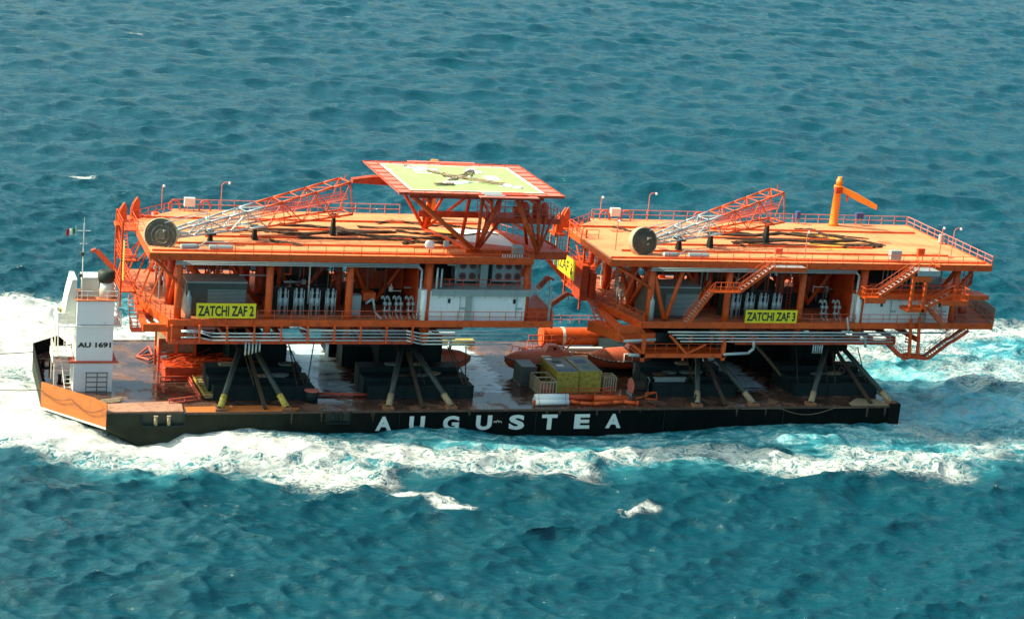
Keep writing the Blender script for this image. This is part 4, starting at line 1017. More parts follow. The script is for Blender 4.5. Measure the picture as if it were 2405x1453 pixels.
# extras only on the left topside: white pan under the helideck, outrigger beam, davits
MB().prism([(-4.6, 9.6), (1.6, 6.6), (1.6, 15.5), (-3.4, 16.5)], TD + .02, TD + .14).build('white_drip_tray', 'white', pa)
MB().prism([(-5.2, 5.0), (1.4, 5.0), (1.4, 6.4), (-5.2, 9.2)], TD + .02, TD + .45).build('raised_plate', 'orange', pa)
o = MB().box(2.12, 6.6, 4.9, 5.5, TD - .55, TD + .35).prism([(2.12, 5.5), (6.6, 5.5), (6.6, 9), (2.12, 16)], TD + .0, TD + .12).build('outrigger_walkway', 'orange2', pa)
sub(MB().rail([(2.2, 16, TD + .1), (6.5, 9, TD + .1), (6.5, 5.6, TD + .1)], 1.5, .9, .04).beam((2.4, 12, TD + 1.9), (6.3, 8, TD + .2), .2, .25), 'handrail', 'orange2', o)
MB().box(-.2, .9, 3.4, 4.3, TD + .02, TD + 1.3).build('junction_box', 'grey', pa)
q = MB()
for i in range(9): q.tube((-1.5 + .28 * i, 3.3, TD), (-1.5 + .28 * i, 3.3, TD + .45), .07, n=6)
q.build('pipe_ends', 'white', pa)
for (a, b) in (((1258, 683, 9), (1288, 650, 9)), ((1290, 718, 12), (1333, 688, 12))):
    A = onY(*a); B = onY(*b)
    MB().beam(A, B, .5, .5).beam(B, B + Vector((.7, 0, -.35)), .3, .25).tube(B + Vector((.2, 0, 0)), B + Vector((.15, 0, -.9)), .05, n=5).build('davit', 'orange2', pa)
MB().box(2.0, 4.9, 3.2, 9, LD + .0, LD + 1.5).build('end_machinery', 'orange2', pa)
MB().box(4.35, 4.6, 3.0, 3.3, LD, LD + 4).build('end_post', 'grey', pa)
q = MB().beam((2.4, 3.2, LD + 3.5), (4.6, 3.4, LD + 1.6), .5, .2); q.rail([(2.4, 3.0, LD + 3.4), (4.6, 3.0, LD + 1.7)], 1., .8, .03)
q.build('end_ramp', 'grey', pa)
# extra on the right topside
# main outside stairs
l1 = MB().prism([(onY(1690, 690, 1.3).x - .9, 1.2), (onY(1730, 690, 1.3).x + .5, 1.2), (onY(1730, 690, 1.3).x + .5, 2.65), (onY(1690, 690, 1.3).x - .9, 2.65)], 0, .15)
lz = onY(1710, 688, 1.3).z
for i in range(len(l1.v)): l1.v[i] = (l1.v[i][0], l1.v[i][1], l1.v[i][2] + lz)
lo1 = l1.build('stair_landing', 'orange', pb)
xa_, xb_ = onY(1690, 690, 1.3).x - .9, onY(1730, 690, 1.3).x + .5
sub(MB().rail([(xa_ + .2, 1.2, lz + .15), (xb_ - .3, 1.2, lz + .15)], 1.1, .8, .04), 'handrail', 'orange', lo1)
stair_set(pb, (xb_ - .1, lz + .1), (onY(1820, 621, 1.4).x, TD - .15), 1.3, 1.1)
stair_set(pb, (onY(1612, 757, 1.4).x, LD + .05), (xa_ + .1, lz + .1), 1.3, 1.1)
MB().box(onY(1820, 621, 1.4).x - .1, onY(1895, 621, 1.4).x, 1.2, 2.65, TD - .35, TD - .2).build('top_landing', 'grey', pb)
MB().rail([(onY(1820, 621, 1.4).x, 1.2, TD - .2), (onY(1895, 621, 1.4).x, 1.2, TD - .2)], 1.15, 1.2, .04).build('landing_railing', 'orange', pb)
MB().box(onY(1820, 621, 1.4).x - .1, onY(1895, 621, 1.4).x, 1.1, 1.19, TD - .65, TD - .12).build('landing_beam', 'orange', pb)
for px in (2148, 2212): pass
xs2, xe2 = onY(2052, 693, .9).x, onY(2155, 628, .9).x
stair_set(pb, (xs2 + .5, LD + 3.75), (xe2, TD - .15), .6, 1.1)
MB().box(xe2 - .1, xe2 + 2.9, .5, 2.65, TD - .35, TD - .2).box(xe2 - .1, xe2 + 2.9, .42, .5, TD - .75, TD - .12).build('top_landing', 'grey', pb)
MB().rail([(xe2, .5, TD - .2), (xe2 + 2.8, .5, TD - .2), (xe2 + 2.8, 2.6, TD - .2)], 1.15, 1.2, .045).build('landing_railing', 'orange', pb)
MB().prism([(xs2 - 1.3, .5), (xs2 + 1.4, .5), (xs2 + 1.4, 2.0), (xs2 - 1.3, 2.0)], LD + 3.6, LD + 3.72).box(xs2 - 1.3, xs2 + 1.4, .42, .5, LD + 3.1, LD + 3.8).build('stair_landing', 'orange', pb)
MB().rail([(xs2 - 1.3, 1.9, LD + 3.72), (xs2 - 1.3, .5, LD + 3.72), (xs2 + .4, .5, LD + 3.72)], 1.1, .8, .04).build('landing_railing', 'orange', pb)
# hanging stair cage with two posts at the right
pA, pB = onY(2148, 650, .6), onY(2178, 650, .6)
zc = onY(2148, 726, .6).z
MB().box(pA.x - .16, pA.x + .16, .5, .82, zc, pA.z).box(pB.x - .16, pB.x + .16, .5, .82, zc - .4, pB.z).box(pA.x - .2, pB.x + .5, .46, .5, TD - 1.5, TD - .8).build('cage_post', 'orange', pb)
MB().box(pA.x - .4, pB.x + .6, .5, 2.4, zc - .35, zc).rail([(pA.x, .5, zc), (pB.x + .2, .5, zc)], 1.1, .5, .04).build('cage_platform', 'orange', pb)
stair_set(pb, (pB.x + .1, zc), (onY(2238, 688, .9).x, onY(2238, 688, .9).z), .6, 1.1, 'orange')
MB().box(onY(2210, 690, .8).x, onY(2272, 700, .8).x, .5, 3.4, LD + 3.3, LD + 3.45).box(onY(2210, 690, .8).x, onY(2272, 700, .8).x, .42, .5, LD + 2.9, LD + 3.5).build('stair_landing', 'orange', pb)
MB().rail([(onY(2240, 690, .8).x, .5, LD + 3.45), (onY(2272, 700, .8).x, .5, LD + 3.45), (onY(2272, 700, .8).x, 3.3, LD + 3.45)], 1.4, .9, .05).build('landing_railing', 'orange', pb)
stair_set(pb, (onY(2185, 738, .9).x, zc - .1), (onY(2228, 770, .9).x, LD - .3), 1.0, 1.1, 'orange')
# upper right cantilever walkway
MB().prism([(57, 5), (61.5, 9), (61.5, 12), (56.3, 12)], TD - 4.1, TD - 3.9).build('side_walkway', 'orange2', pb)
MB().rail([(57, 5, TD - 3.9), (61.5, 9, TD - 3.9), (61.5, 12, TD - 3.9)], 1.5, 1.0, .05).build('landing_railing', 'orange2', pb)
MB().box(61.2, 61.45, 9, 9.25, TD - 4, TD - .6).build('end_post', 'orange2', pb)
# screened corner of the lower deck
MB().add([(x, y, z) for (x, y) in ((61.6, 3.0), (64.0, 15.0)) for z in (LD, LD + 1.9)] + [(x + .06, y, z) for (x, y) in ((61.6, 3.0), (64.0, 15.0)) for z in (LD, LD + 1.9)],
         [(0, 1, 3, 2), (4, 6, 7, 5), (0, 4, 5, 1), (2, 3, 7, 6), (1, 5, 7, 3), (0, 2, 6, 4)]).build('wind_screen', 'grey', pb)
q = MB()
for i in range(8): q.tube((57.5 + i * .5, 5 + i, LD), (57.7 + i * .5, 5.5 + i, LD + .9), .12, n=6)
q.tube((57, 6, LD + .8), (61, 12, LD + .9), .1, n=6).lathe((59.3, 7, LD + .6), (1, 0, 0), [(-.3, .2), (-.2, .45), (.6, .45), (.7, .2)], 10)
q.build('end_machinery', 'red', pb)
# V-shaped hanging stair under the right end
PT = [onY(2092, 812, 2.4), onY(2122, 842, 2.4), onY(2140, 838, 2.4), onY(2180, 842, 2.4), onY(2230, 804, 2.4), onY(2240, 800, 2.4), onY(2275, 776, 2.4)]
q = MB()
for a, b in zip(PT, PT[1:]):
    for dy in (0, 1.1): q.beam(a + Vector((0, dy, 0)), b + Vector((0, dy, 0)), .08, .42)
o = q.build('hanging_stair', 'orange2', pb)
q = MB()
for a, b in ((PT[0], PT[1]), (PT[3], PT[4]), (PT[5], PT[6])):
    n = 9
    for i in range(1, n): 
        c = a.lerp(b, i / n); q.box(c.x - .13, c.x + .13, c.y + .05, c.y + 1.05, c.z + .02, c.z + .07)
sub(q, 'treads', 'pipe', o)
q = MB()
for a, b in zip(PT, PT[1:]):
    for h in (.6, 1.1): q.tube(a + Vector((0, 1.1, h)), b + Vector((0, 1.1, h)), .035, n=5).tube(a + Vector((0, 0, h)), b + Vector((0, 0, h)), .03, n=5)
    for i in range(4): c = a.lerp(b, i / 4); q.tube(c + Vector((0, 1.1, 0)), c + Vector((0, 1.1, 1.1)), .03, n=5)
sub(q, 'handrail', 'orange2', o)
for px, pz in ((2140, 770), (2160, 765)):
    a = onY(px, pz - 20, 2.3); b = onY(px - 5, 838, 2.3)
    MB().beam(a, b, .3, .3).build('hanger_post', 'orange', pb)
# balcony truss under the left bay of the right topside
q = MB().box(15.7, 26.2, 1.9, 2.2, 5.45, 5.9).box(15.7, 16.1, 1.9, 2.2, 5.0, 8.1).box(25.7, 26.1, 1.9, 2.2, 5.1, 7.5).box(15.7, 26.2, 2.2, 6, 5.5, 5.65)
q.beam((19.0, 2.05, 8.1), (21.3, 2.05, 5.9), .22, .28).beam((21.3, 2.05, 5.9), (23.6, 2.05, 7.0), .2, .2).beam((13.0, 3, 8.0), (16.0, 2.1, 5.9), .25, .3)
q.beam((20.9, 2.05, 5.5), (20.9, 2.05, 5.1), .2, .2)
bt = q.build('hanging_balcony', 'orange', pb)
sub(MB().rail([(16.1, 2.3, 5.9), (25.7, 2.3, 5.9)], 1.1, 1.35, .035), 'handrail', 'orange', bt)
MB().prism([(11.2, 8.2), (13.4, 3.3), (17.6, 3.0), (17.6, 4.5), (13, 8)], 6.9, 8.05).build('corner_box', 'orange', pb)
MB().box(12.6, 13.4, 12.5, 14.6, LD, LD + 3.2).box(11.3, 12.2, 12.0, 14.6, LD, LD + 4.2).build('end_housing', 'orange2', pb)

# ---------------------------------------------------------------- helideck
hd = thing('helideck', 'green helicopter landing deck on slanting orange struts above the left platform', 'helideck', (-5, 10, TD))
HZ = 24.6
hy0, hy1 = -1.0, 15.7
hx0, hx1 = -15.0, 3.5
pl_ = MB().box(hx0 + 1.5, hx1 - 1.9, hy0 + 1.2, hy1 - 1.7, HZ - .35, HZ)
gd = pl_.build('landing_deck', 'green', hd)
q = MB(); e0, e1, f0, f1 = hx0 + 1.5, hx1 - 1.9, hy0 + 1.2, hy1 - 1.7
for b in ((e0, e1, f0, f0 + .35), (e0, e1, f1 - .35, f1), (e0, e0 + .35, f0 + .35, f1 - .35), (e1 - .35, e1, f0 + .35, f1 - .35)): q.box(*b, HZ + .004, HZ + .012)
sub(q, 'border_marking', 'mark', gd)
q = MB(); cx, cy = (e0 + e1) / 2, (f0 + f1) / 2
n = 40; 
q.box(cx - 1.6, cx - 1.1, cy - 2, cy + 2, HZ + .004, HZ + .008).box(cx + 1.1, cx + 1.6, cy - 2, cy + 2, HZ + .004, HZ + .008).box(cx - 1.1, cx + 1.1, cy - .25, cy + .25, HZ + .004, HZ + .008)
q.box(cx - 4.5, cx - 2.6, cy + 2.2, cy + 2.7, HZ + .004, HZ + .008).box(cx + 3.0, cx + 4.6, cy - .6, cy + 1.8, HZ + .004, HZ + .008).box(cx - 7.4, cx - 6.9, cy + 3.4, cy + 4.4, HZ + .004, HZ + .008)
sub(q, 'faded_marking', 'mark', gd)
def apron(x0, x1, y0, y1, dz0=.0, dz1=.0, nm='safety_net'):
    return MB().box(x0, x1, y0, y1, HZ - .2, HZ - .1).build(nm, 'pink', hd)
apron(hx0, e0 - .02, hy0, hy1); apron(e1 + .02, hx1, hy0, hy1); apron(e0, e1, hy0, f0 - .02); apron(e0, e1, f1 + .02, hy1)
apron(-9.3 + 3.0, -9.3 + 9.6, hy0 - 1.0, hy0 - .02); apron(-9.5, -1.5, hy1 + .02, hy1 + 1.3)
q = MB()
for x0, x1, y0, y1 in ((hx0, e0 - .02, hy0, hy1), (e1 + .02, hx1, hy0, hy1)):
    for i in range(9): y = y0 + (y1 - y0) * i / 8; q.box(x0, x1, y - .05, y + .05, HZ - .09, HZ - .03)
    for x in (x0, x1): q.box(x - .05, x + .05, y0, y1, HZ - .09, HZ - .0)
for y0, y1 in ((hy0, f0 - .02), (f1 + .02, hy1)):
    for i in range(11): x = e0 + (e1 - e0) * i / 10; q.box(x - .05, x + .05, y0, y1, HZ - .09, HZ - .03)
q.box(hx0, hx1, hy0 - .06, hy0 + .06, HZ - .28, HZ - .0).box(hx0, hx1, hy1 - .06, hy1 + .06, HZ - .2, HZ - .0)
q.build('net_frame', 'orange2', hd)
MB().box(-5.6, -3.4, hy0 - .6, f0 - .05, HZ - .08, HZ - .02).build('access_plate', 'grey', hd)
MB().box(-3.3, -.8, hy0 - .3, f0 - .05, HZ - .5, HZ + .06).build('access_step', 'orange2', hd)
MB().box(-6, -2.6, f1 + .05, hy1, HZ - .4, HZ + .04).build('access_step', 'orange2', hd)
q = MB()
for i in range(8): y = hy0 + 1.2 + i * 2.0; q.box(e0, e1, y, y + .22, HZ - .85, HZ - .36)
for x in (-11.5, -4.6, .6): q.box(x, x + .3, hy0 + .6, hy1 - 1, HZ - 1.3, HZ - .86)
q.build('deck_beams', 'orange2', hd)
MB().prismy([(-17.6, HZ - 1.3), (-12.5, HZ - 1.5), (-12.5, HZ - .5), (-15.5, HZ - .55), (-17.6, HZ - .9)], 9.2, 10.2).build('nose_beam', 'orange2', hd)
n1, n2, n3, n4 = Vector((-4.2, 4.6, TD + .3)), Vector((3.0, 4.6, TD + .3)), Vector((-7.2, 15.6, TD + .2)), Vector((1.4, 15.6, TD + .2))
def strut(a, b, r=.2, m='orange2'): MB().tube(a, b, r, n=10).build('strut', m, hd, smooth=True)
T = lambda x, y: Vector((x, y, HZ - .9))
strut(n1, T(-12.9, .6), .27, 'orange'); strut(n1, T(-5.2, .8), .2); strut(n1, T(-3.2, .8), .24); strut(n1, n1 + Vector((1.5, 1.0, 4.3)), .17); strut(n1, n1 + Vector((2.6, .6, 3.4)), .16)
strut(n2, T(-1.3, .8), .25, 'orange'); strut(n2, T(1.3, 1.0), .2); strut(n2, n2 + Vector((.6, .0, 4.2)), .15); strut(n2, n2 + Vector((1.6, .3, 4.2)), .15); strut(n2, n2 + Vector((-1.4, 0, 4.2)), .15)
strut(n3, T(-12, 13.5), .2); strut(n3, T(-8.6, 13.5), .18); strut(n3, T(-7, 13.5), .3, 'orange'); strut(n3, T(-4.6, 13.5), .2); strut(n3, T(-2.6, 9), .18)
strut(n4, T(-1, 13.5), .2); strut(n4, T(1.2, 13.5), .22); strut(n4, T(-3, 12), .17); strut(n2 + Vector((0, 4, 0)), T(.8, 6), .2); strut(n1 + Vector((0, 6, 0)), T(-4.6, 7), .22)
for a, b in ((n1, n3), (n2, n4)): MB().beam(a, b, .35, .4).build('tie_beam', 'orange2', hd)
MB().lathe((-4.7, 22.3, TD + .02), (0, 0, 1), [(0, .62), (4.6, .48), (7.0, .48)], 14).build('support_tower', 'jib', hd)
o = MB().box(-3.4, 5.4, 5.0, 8.5, TD + 3.9, TD + 4.0).box(-3.4, 5.4, 4.9, 5.0, TD + 3.5, TD + 4.1).box(-10, -3, 8.6, 8.9, TD + 3.2, TD + 3.9).build('access_platform', 'orange2', hd)
sub(MB().rail([(-3.3, 5.0, TD + 4), (5.4, 5.0, TD + 4), (5.4, 8.5, TD + 4), (-3.3, 8.5, TD + 4)], 1.2, 1.1, .04), 'handrail', 'pink', o)
q = MB()
for x, z in ((1.6, .0), (3.0, .1), (3.9, .0)): q.lathe((x, 6.2, TD + 4), (0, 0, 1), [(0, .5), (1.3, .5), (1.6, .3), (1.75, .12)], 14)
q.lathe((.6, 6.6, TD + 4.6), (1, 0, 0), [(-.3, .2), (-.2, .5), (.9, .5), (1, .2)], 12)
q.build('foam_tank', 'red', hd, smooth=True)
# rope sling left on the helideck
def rope_cluster(name, label, blobs, lines, mat_='rope', cat='ropes', z=TD, extra=None):
    t = thing(name, label, cat, (float(lines[0][0][0][0]), float(lines[0][0][0][1]), z))
    q = MB()
    for pts, r, k in lines:
        P = [Vector((x, y, z + .08)) for x, y in pts]
        for s in range(k):
            off = [(random.uniform(-.28, .28), random.uniform(-.22, .22), random.uniform(0, .16)) for _ in range(len(P) * 4)]
            pp = []; m_ = 0
            for a, b in zip(P, P[1:]):
                for i in range(4):
                    o = off[m_]; m_ += 1; pp.append(a.lerp(b, i / 4) + Vector(o))
            pp.append(P[-1]); q.path(pp, r * (1.5 if z == TD else 1), 5)
        if cat == 'rods': q.build('rod', mat_, t); q = MB()
    if q.v: q.build('rope', mat_, t)
    if blobs:
        for (x, y, rx, ry, h) in blobs:
            q = MB()
            n = 14; vs = [(x, y, z + h)]; 
            for ring_ in (.55, 1.0):
                for i in range(n):
                    a = i / n * 6.2832; rr = ring_ * (1 + .3 * math.sin(a * 3 + x) * random.random())
                    vs.append((x + rx * rr * math.cos(a), y + ry * rr * math.sin(a), z + (h * (.75 + .4 * random.random()) if ring_ < 1 else .02)))
            fs = [(0, 1 + i, 1 + (i + 1) % n) for i in range(n)] + [(1 + i, 1 + n + i, 1 + n + (i + 1) % n, 1 + (i + 1) % n) for i in range(n)]
            q.add(vs, fs).build('bundle', extra or 'white', t)
    return t
C = (-6.6, 7.4)
rope_cluster('lifting_sling', 'lifting slings and pale canvas bundles crossed on the green helideck', [(-9.4, 11.0, 1.0, .9, .32), (-8.2, 10.5, .8, .6, .28), (-10.4, 12.1, .7, .4, .2), (-3.6, 11.2, .8, .5, .3), (-2.9, 10.4, .5, .5, .22), (-8.4, 3.6, .9, .5, .3), (-7.2, 4.3, 1.0, .45, .22), (-6.0, 4.7, .7, .3, .2), (-1.6, 3.3, .9, .5, .25), (-.6, 2.7, .6, .35, .18)],
             [([(-9.2, 10.8), (-6.8, 8.0), (-6.2, 7.2)], .08, 4), ([(-3.5, 11.0), (-5.2, 8.6), (-6.2, 7.4)], .08, 4), ([(-3.1, 11.2), (-4.6, 8.2), (-5.9, 7.3)], .05, 2), ([(-8.2, 4.2), (-7.2, 6.0), (-6.4, 7.2)], .08, 4), ([(-1.2, 3.4), (-4.0, 5.6), (-6.2, 7.2)], .08, 4), ([(-2.2, 3.0), (-4.6, 5.0), (-6.2, 7.2)], .05, 2), ([(-7.6, 7.8), (-5.2, 6.9)], .10, 8), ([(-9.9, 2.9), (-8.6, 3.3), (-7.9, 3.2)], .1, 3), ([(-10.9, 12.5), (-10.3, 12.0)], .1, 3)], 'tan', 'lifting sling', HZ + .01)

# ---------------------------------------------------------------- lattice booms with round end drums
def boom(A0, A1, drum, rd, label, dlabel, ycent, facing, extra_d):
    t = thing('lattice_boom', label, 'lattice boom', (A0.x, A0.y, TD), 'lattice booms laid along the top decks')
    # triangular-section lattice: two lower chords, one... built as a four-chord box truss, deepening to the tip
    d = (A1 - A0).normalized(); side = Vector((-d.y, d.x, 0)).normalized(); up = side.cross(d); up = up if up.z > 0 else -up
    L = (A1 - A0).length; N = 10
    def P(i, s, v):
        f = i / N; wd = .45 + .75 * min(1, f * 2); hh = .35 + 1.5 * f
        return A0 + d * L * f + side * wd * s + up * hh * v
    for s in (-1, 1):
        for v in (-1, 1):
            for (a, b, m) in ((0, 5, 'pipe'), (5, N, 'orange')):
                MB().path([P(i, s, v) for i in range(a, b + 1)], .12, 8).build('chord', m, t, smooth=True)
    for (a, b, m) in ((0, 5, 'pipe'), (5, N, 'orange')):
        q = MB()
        for i in range(a, b):
            for s in (-1, 1):
                if i % 2: q.tube(P(i, s, -1), P(i + 1, s, 1), .065, n=6)
                else: q.tube(P(i, s, 1), P(i + 1, s, -1), .065, n=6)
                if i % 2 == 0: q.tube(P(i, s, -1), P(i, s, 1), .055, n=6)
            for v in (-1, 1):
                q.tube(P(i, -1, v), P(i, 1, v), .05, n=6); q.tube(P(i, -1 if i % 2 else 1, v), P(i + 1, 1 if i % 2 else -1, v), .055, n=6)
        if b == N:
            for s in (-1, 1): q.tube(P(N, s, -1), P(N, s, 1), .08, n=6)
            for v in (-1, 1): q.tube(P(N, -1, v), P(N, 1, v), .08, n=6)
            q.tube(P(N, 0, 1), P(N, 0, 1) + up * .6 + d * .1, .07, n=6).tube(P(N, 0, 1) - up * .0, P(N, 0, 1) + d * .3 - up * .5, .07, n=6)
        q.build('lattice', m, t)
    for (a, b, m) in ((1, 5, 'grey'), (5, N, 'red')):
        q = MB()
        for v0 in (-.15,):
            for s in (-.25, .55):
                q.tube(P(a, s, v0) + up * .35, P(b, s, v0) + up * .35, .035, n=5).tube(P(a, s, v0) + up * .0, P(b, s, v0) + up * .0, .05, n=5).tube(P(a, s, v0) + up * .7, P(b, s, v0) + up * .7, .035, n=5)
                k = (b - a) * 8
                for i in range(k + 1):
                    c = P(a, s, v0).lerp(P(b, s, v0), i / k); q.tube(c, c + up * .7, .018, n=4)
        k = (b - a) * 9
        for i in range(k): 
            c0_, c1_ = P(a, -.25, v0).lerp(P(b, -.25, v0), i / k), P(a, .55, v0).lerp(P(b, .55, v0), i / k); q.tube(c0_, c1_, .03, n=4)
        q.build('catwalk', m, t)
    # pivot frame
    q = MB()
    for s in (-1, 1):
        q.beam(drum + Vector((.3, 0, .3 * s)), P(1, s, -1), .12, .2).beam(drum + Vector((.2, .3 * s, .5)), P(0, s, 1), .1, .16)
    q.path([drum + Vector((.3, .6, 1.5)), P(2, 0, 1) + up * .9, P(2, 0, 1)], .05, 6).path([drum + Vector((.3, -.4, 1.4)), P(2, -.8, 1) + up * .9, P(2, -.8, 1)], .05, 6)
    q.build('pivot_frame', 'pipe', t)
    # trestles
    for f in (2.1, 4.6, 9.2):
        c = P(int(f), 0, -1).lerp(P(int(f) + 1, 0, -1), f - int(f))
        
        q = MB().add([(c.x - .28, c.y - .5, TD), (c.x + .28, c.y - .5, TD), (c.x + .28, c.y + .5, TD), (c.x - .28, c.y + .5, TD), (c.x - .12, c.y - .3, c.z - .1), (c.x + .12, c.y - .3, c.z - .1), (c.x + .12, c.y + .3, c.z - .1), (c.x - .12, c.y + .3, c.z - .1)],
                     [(3, 2, 1, 0), (4, 5, 6, 7), (0, 1, 5, 4), (1, 2, 6, 5), (2, 3, 7, 6), (3, 0, 4, 7)]).box(c.x - .5, c.x + .5, c.y - 1.0, c.y + 1.0, c.z - .22, c.z - .12)
        q.build('trestle', 'blackg', t)
    # end drum
    ax = facing.normalized()
    q = MB().lathe(drum, ax, [(-extra_d, rd * .96), (-extra_d + .05, rd), (-.05, rd), (0, rd * .96), (0.001, rd * .93), (-.1, rd * .92)], 40)
    do = q.build('end_drum', 'drumside', t, smooth=False)
    q = MB().lathe(drum - ax * .08, ax, [(-.02, rd * .915), (.0, rd * .915), (.02, rd * .6), (.05, rd * .58), (.05, rd * .32), (.09, rd * .3), (.09, .05)], 36)
    sub(q, 'drum_plate', 'concrete', do)
    for rr in (.82, .52, .26):
        sub(MB().torus(drum + ax * .0, ax, rd * rr, .035, 32, 5), 'drum_ring', 'dkgrey', do)
    for i in range(16):
        a = i * 6.2832 / 16; u = ax.orthogonal().normalized(); v = ax.cross(u)
        c = drum + (u * math.cos(a) + v * math.sin(a)) * rd * .7; sub(MB().tube(c, c + ax * .06, .07, n=6), 'bolt', 'dkgrey', do)
    return t
b2A, b2B = Vector((-37.4, 7.2, 17.7)), Vector((-17.3, 13.0, 21.0))
boom(b2A, b2B, Vector((-38.75, 6.0, 17.85)), 1.82, 'grey and orange lattice boom with round end drum on the left top deck', '', 0, Vector((-.32, -.95, .2)), .35)
b3A, b3B = Vector((17.7, 7.2, 18.0)), Vector((35.8, 13.0, 21.2))
boom(b3A, b3B, Vector((16.25, 5.9, 18.1)), 1.68, 'grey and orange lattice boom with round end drum on the right top deck', '', 0, Vector((.12, -.97, .2)), .95)
# small gear under each boom heel
def gear(x, label, big):
    q = MB(); q.lathe((x, 4.6, TD + .35), (1, .1, 0), [(-.5, .12), (-.4, .3), (1.2, .3), (1.6, .15)], 12).lathe((x + 3.4, 4.3, TD + .35), (1, 0, 0), [(-.9, .2), (-.85, .35), (1.6, .33), (1.7, .15)], 12)
    q.box(x - .2, x + 4.6, 4.2, 4.35, TD + .1, TD + .2).path([Vector((x + 1.5, 4.4, TD + .5)), Vector((x + 2.2, 4.6, TD + .9)), Vector((x + 4.6, 4.4, TD + .9)), Vector((x + 4.9, 4.2, TD + .2))], .06, 6)
    q.tube((x - .6, 4.8, TD + .3), (x + 5, 4.9, TD + .55), .05, n=6)
    tag(q.build('hoist_gear', 'grey'), label, 'hoist gear', 'hoist gear under the boom heels')
gear(-36.4, 'grey hoist cylinders on the left top deck beside the drum', 0)
gear(18.6, 'grey hoist cylinders on the right top deck beside the drum', 1)

# ---------------------------------------------------------------- rope bundles on the top decks
def Zp(L, z=TD): return [tuple(onZ(px, py, z)[:2]) for px, py in L]
random.seed(3)
rope_cluster('rope_bundle', 'tangled dark hawsers heaped along the middle of the left top deck', None, [
    (Zp([(655, 530), (720, 533), (790, 540), (850, 548)]), .07, 5), (Zp([(655, 548), (720, 552), (800, 545), (870, 548), (930, 547)]), .08, 6), (Zp([(790, 536), (840, 553), (900, 560), (990, 562), (1090, 560)]), .07, 4),
    (Zp([(545, 546), (610, 546), (660, 548)]), .05, 2), (Zp([(930, 545), (1000, 552), (1090, 556), (1150, 548)]), .06, 3), (Zp([(780, 538), (800, 552), (860, 551)]), .1, 5)])
rope_cluster('rope_bundle', 'short dark rope coil near the front edge of the left top deck', None, [(Zp([(635, 566), (660, 573), (710, 578)]), .07, 4), (Zp([(645, 570), (700, 576)]), .07, 3)])
rope_cluster('rope_bundle', 'dark rope line at the back of the left top deck towards the helideck', None, [(Zp([(885, 526), (920, 521), (960, 525), (1000, 531), (1080, 534)]), .06, 3), (Zp([(1080, 534), (1140, 545), (1170, 556)]), .05, 2)])
rope_cluster('rope_bundle', 'dark rope ending by the helideck foot on the left top deck', None, [(Zp([(945, 574), (970, 570), (1010, 571), (1070, 573)]), .07, 4)])
rope_cluster('rope_bundle', 'thick tangled dark hawsers heaped on the middle of the right top deck', None, [
    (Zp([(1690, 552), (1760, 556), (1830, 550), (1900, 558), (1950, 564)]), .08, 6), (Zp([(1720, 572), (1770, 570), (1840, 566), (1940, 570), (2020, 566)]), .08, 6), (Zp([(1690, 551), (1740, 553), (1800, 554)]), .07, 4), (Zp([(1720, 575), (1750, 580)]), .07, 4)])
rope_cluster('rope_bundle', 'dark rope trailing to the right along the right top deck', None, [(Zp([(1870, 541), (1910, 542), (1940, 555), (2010, 566), (2080, 578)]), .06, 4)])
rope_cluster('rope_bundle', 'short dark rope heap behind the railing of the right top deck', None, [(Zp([(1975, 583), (2010, 580), (2050, 582), (2072, 580)]), .07, 4)])
rope_cluster('rope_bundle', 'thin dark rope by the boom drum on the right top deck', None, [(Zp([(1435, 535), (1460, 540), (1490, 548)]), .05, 2)])

for nm, ys in (('left', [((560, 556), (760, 559)), ((700, 560), (960, 566)), ((590, 541), (700, 543)), ((840, 535), (1010, 541)), ((870, 556), (1070, 566))]), ('right', [((1700, 562), (1900, 566)), ((1640, 547), (1760, 549)), ((1760, 577), (1920, 580)), ((1860, 549), (2040, 562)), ((1900, 574), (2060, 577))])):
    rope_cluster('rod_bundle', 'long thin dark rods laid lengthwise among the hawsers on the %s top deck' % nm, None, [(Zp(list(p)), .05, 3) for p in ys], cat='rods')

# ---------------------------------------------------------------- pedestal crane
pc = thing('pedestal_crane', 'yellow-orange pedestal crane with lowered jib at the back of the right platform', 'crane', (49.2, 23.2, TD))
MB().lathe((49.0, 23.2, TD), (0, 0, 1), [(0, .68), (.3, .55), (4.7, .42), (4.75, .54), (5.2, .54)], 18).build('pedestal', 'jib', pc, smooth=True)
MB().lathe((49.1, 23.2, TD + 5.2), (0, 0, 1), [(0, .42), (.75, .42), (.8, .3), (1.1, .3)], 14).build('turret', 'jib', pc, smooth=True)
MB().box(48.4, 49.6, 22.5, 23.0, TD + 4.3, TD + 5.1).build('winch', 'orange2', pc)
a, b = Vector((49.2, 22.8, TD + 4.9)), Vector((53.6, 20.9, TD + 3.0))
d = (b - a).normalized(); sd = d.cross(Vector((0, 0, 1))).normalized() * .22; upv = Vector((0, 0, 1))
vs = [a + sd + upv * .35, a - sd + upv * .35, a - sd - upv * .35, a + sd - upv * .35]
m_ = a.lerp(b, .45); vs += [m_ + sd + upv * .42, m_ - sd + upv * .42, m_ - sd - upv * .5, m_ + sd - upv * .5]
vs += [b + sd + upv * .25, b - sd + upv * .25, b - sd - upv * .35, b + sd - upv * .35]
fs = [(0, 1, 2, 3), (11, 10, 9, 8)]
for k in (0, 4):
    for i in range(4): fs.append((k + i, k + 4 + i, k + 4 + (i + 1) % 4, k + (i + 1) % 4))
MB().add(vs, fs).build('jib', 'jib', pc)
MB().tube(a.lerp(b, .2) - upv * .4, a.lerp(b, .2) - upv * 1.2, .14, n=8).build('hook_block', 'orange2', pc)

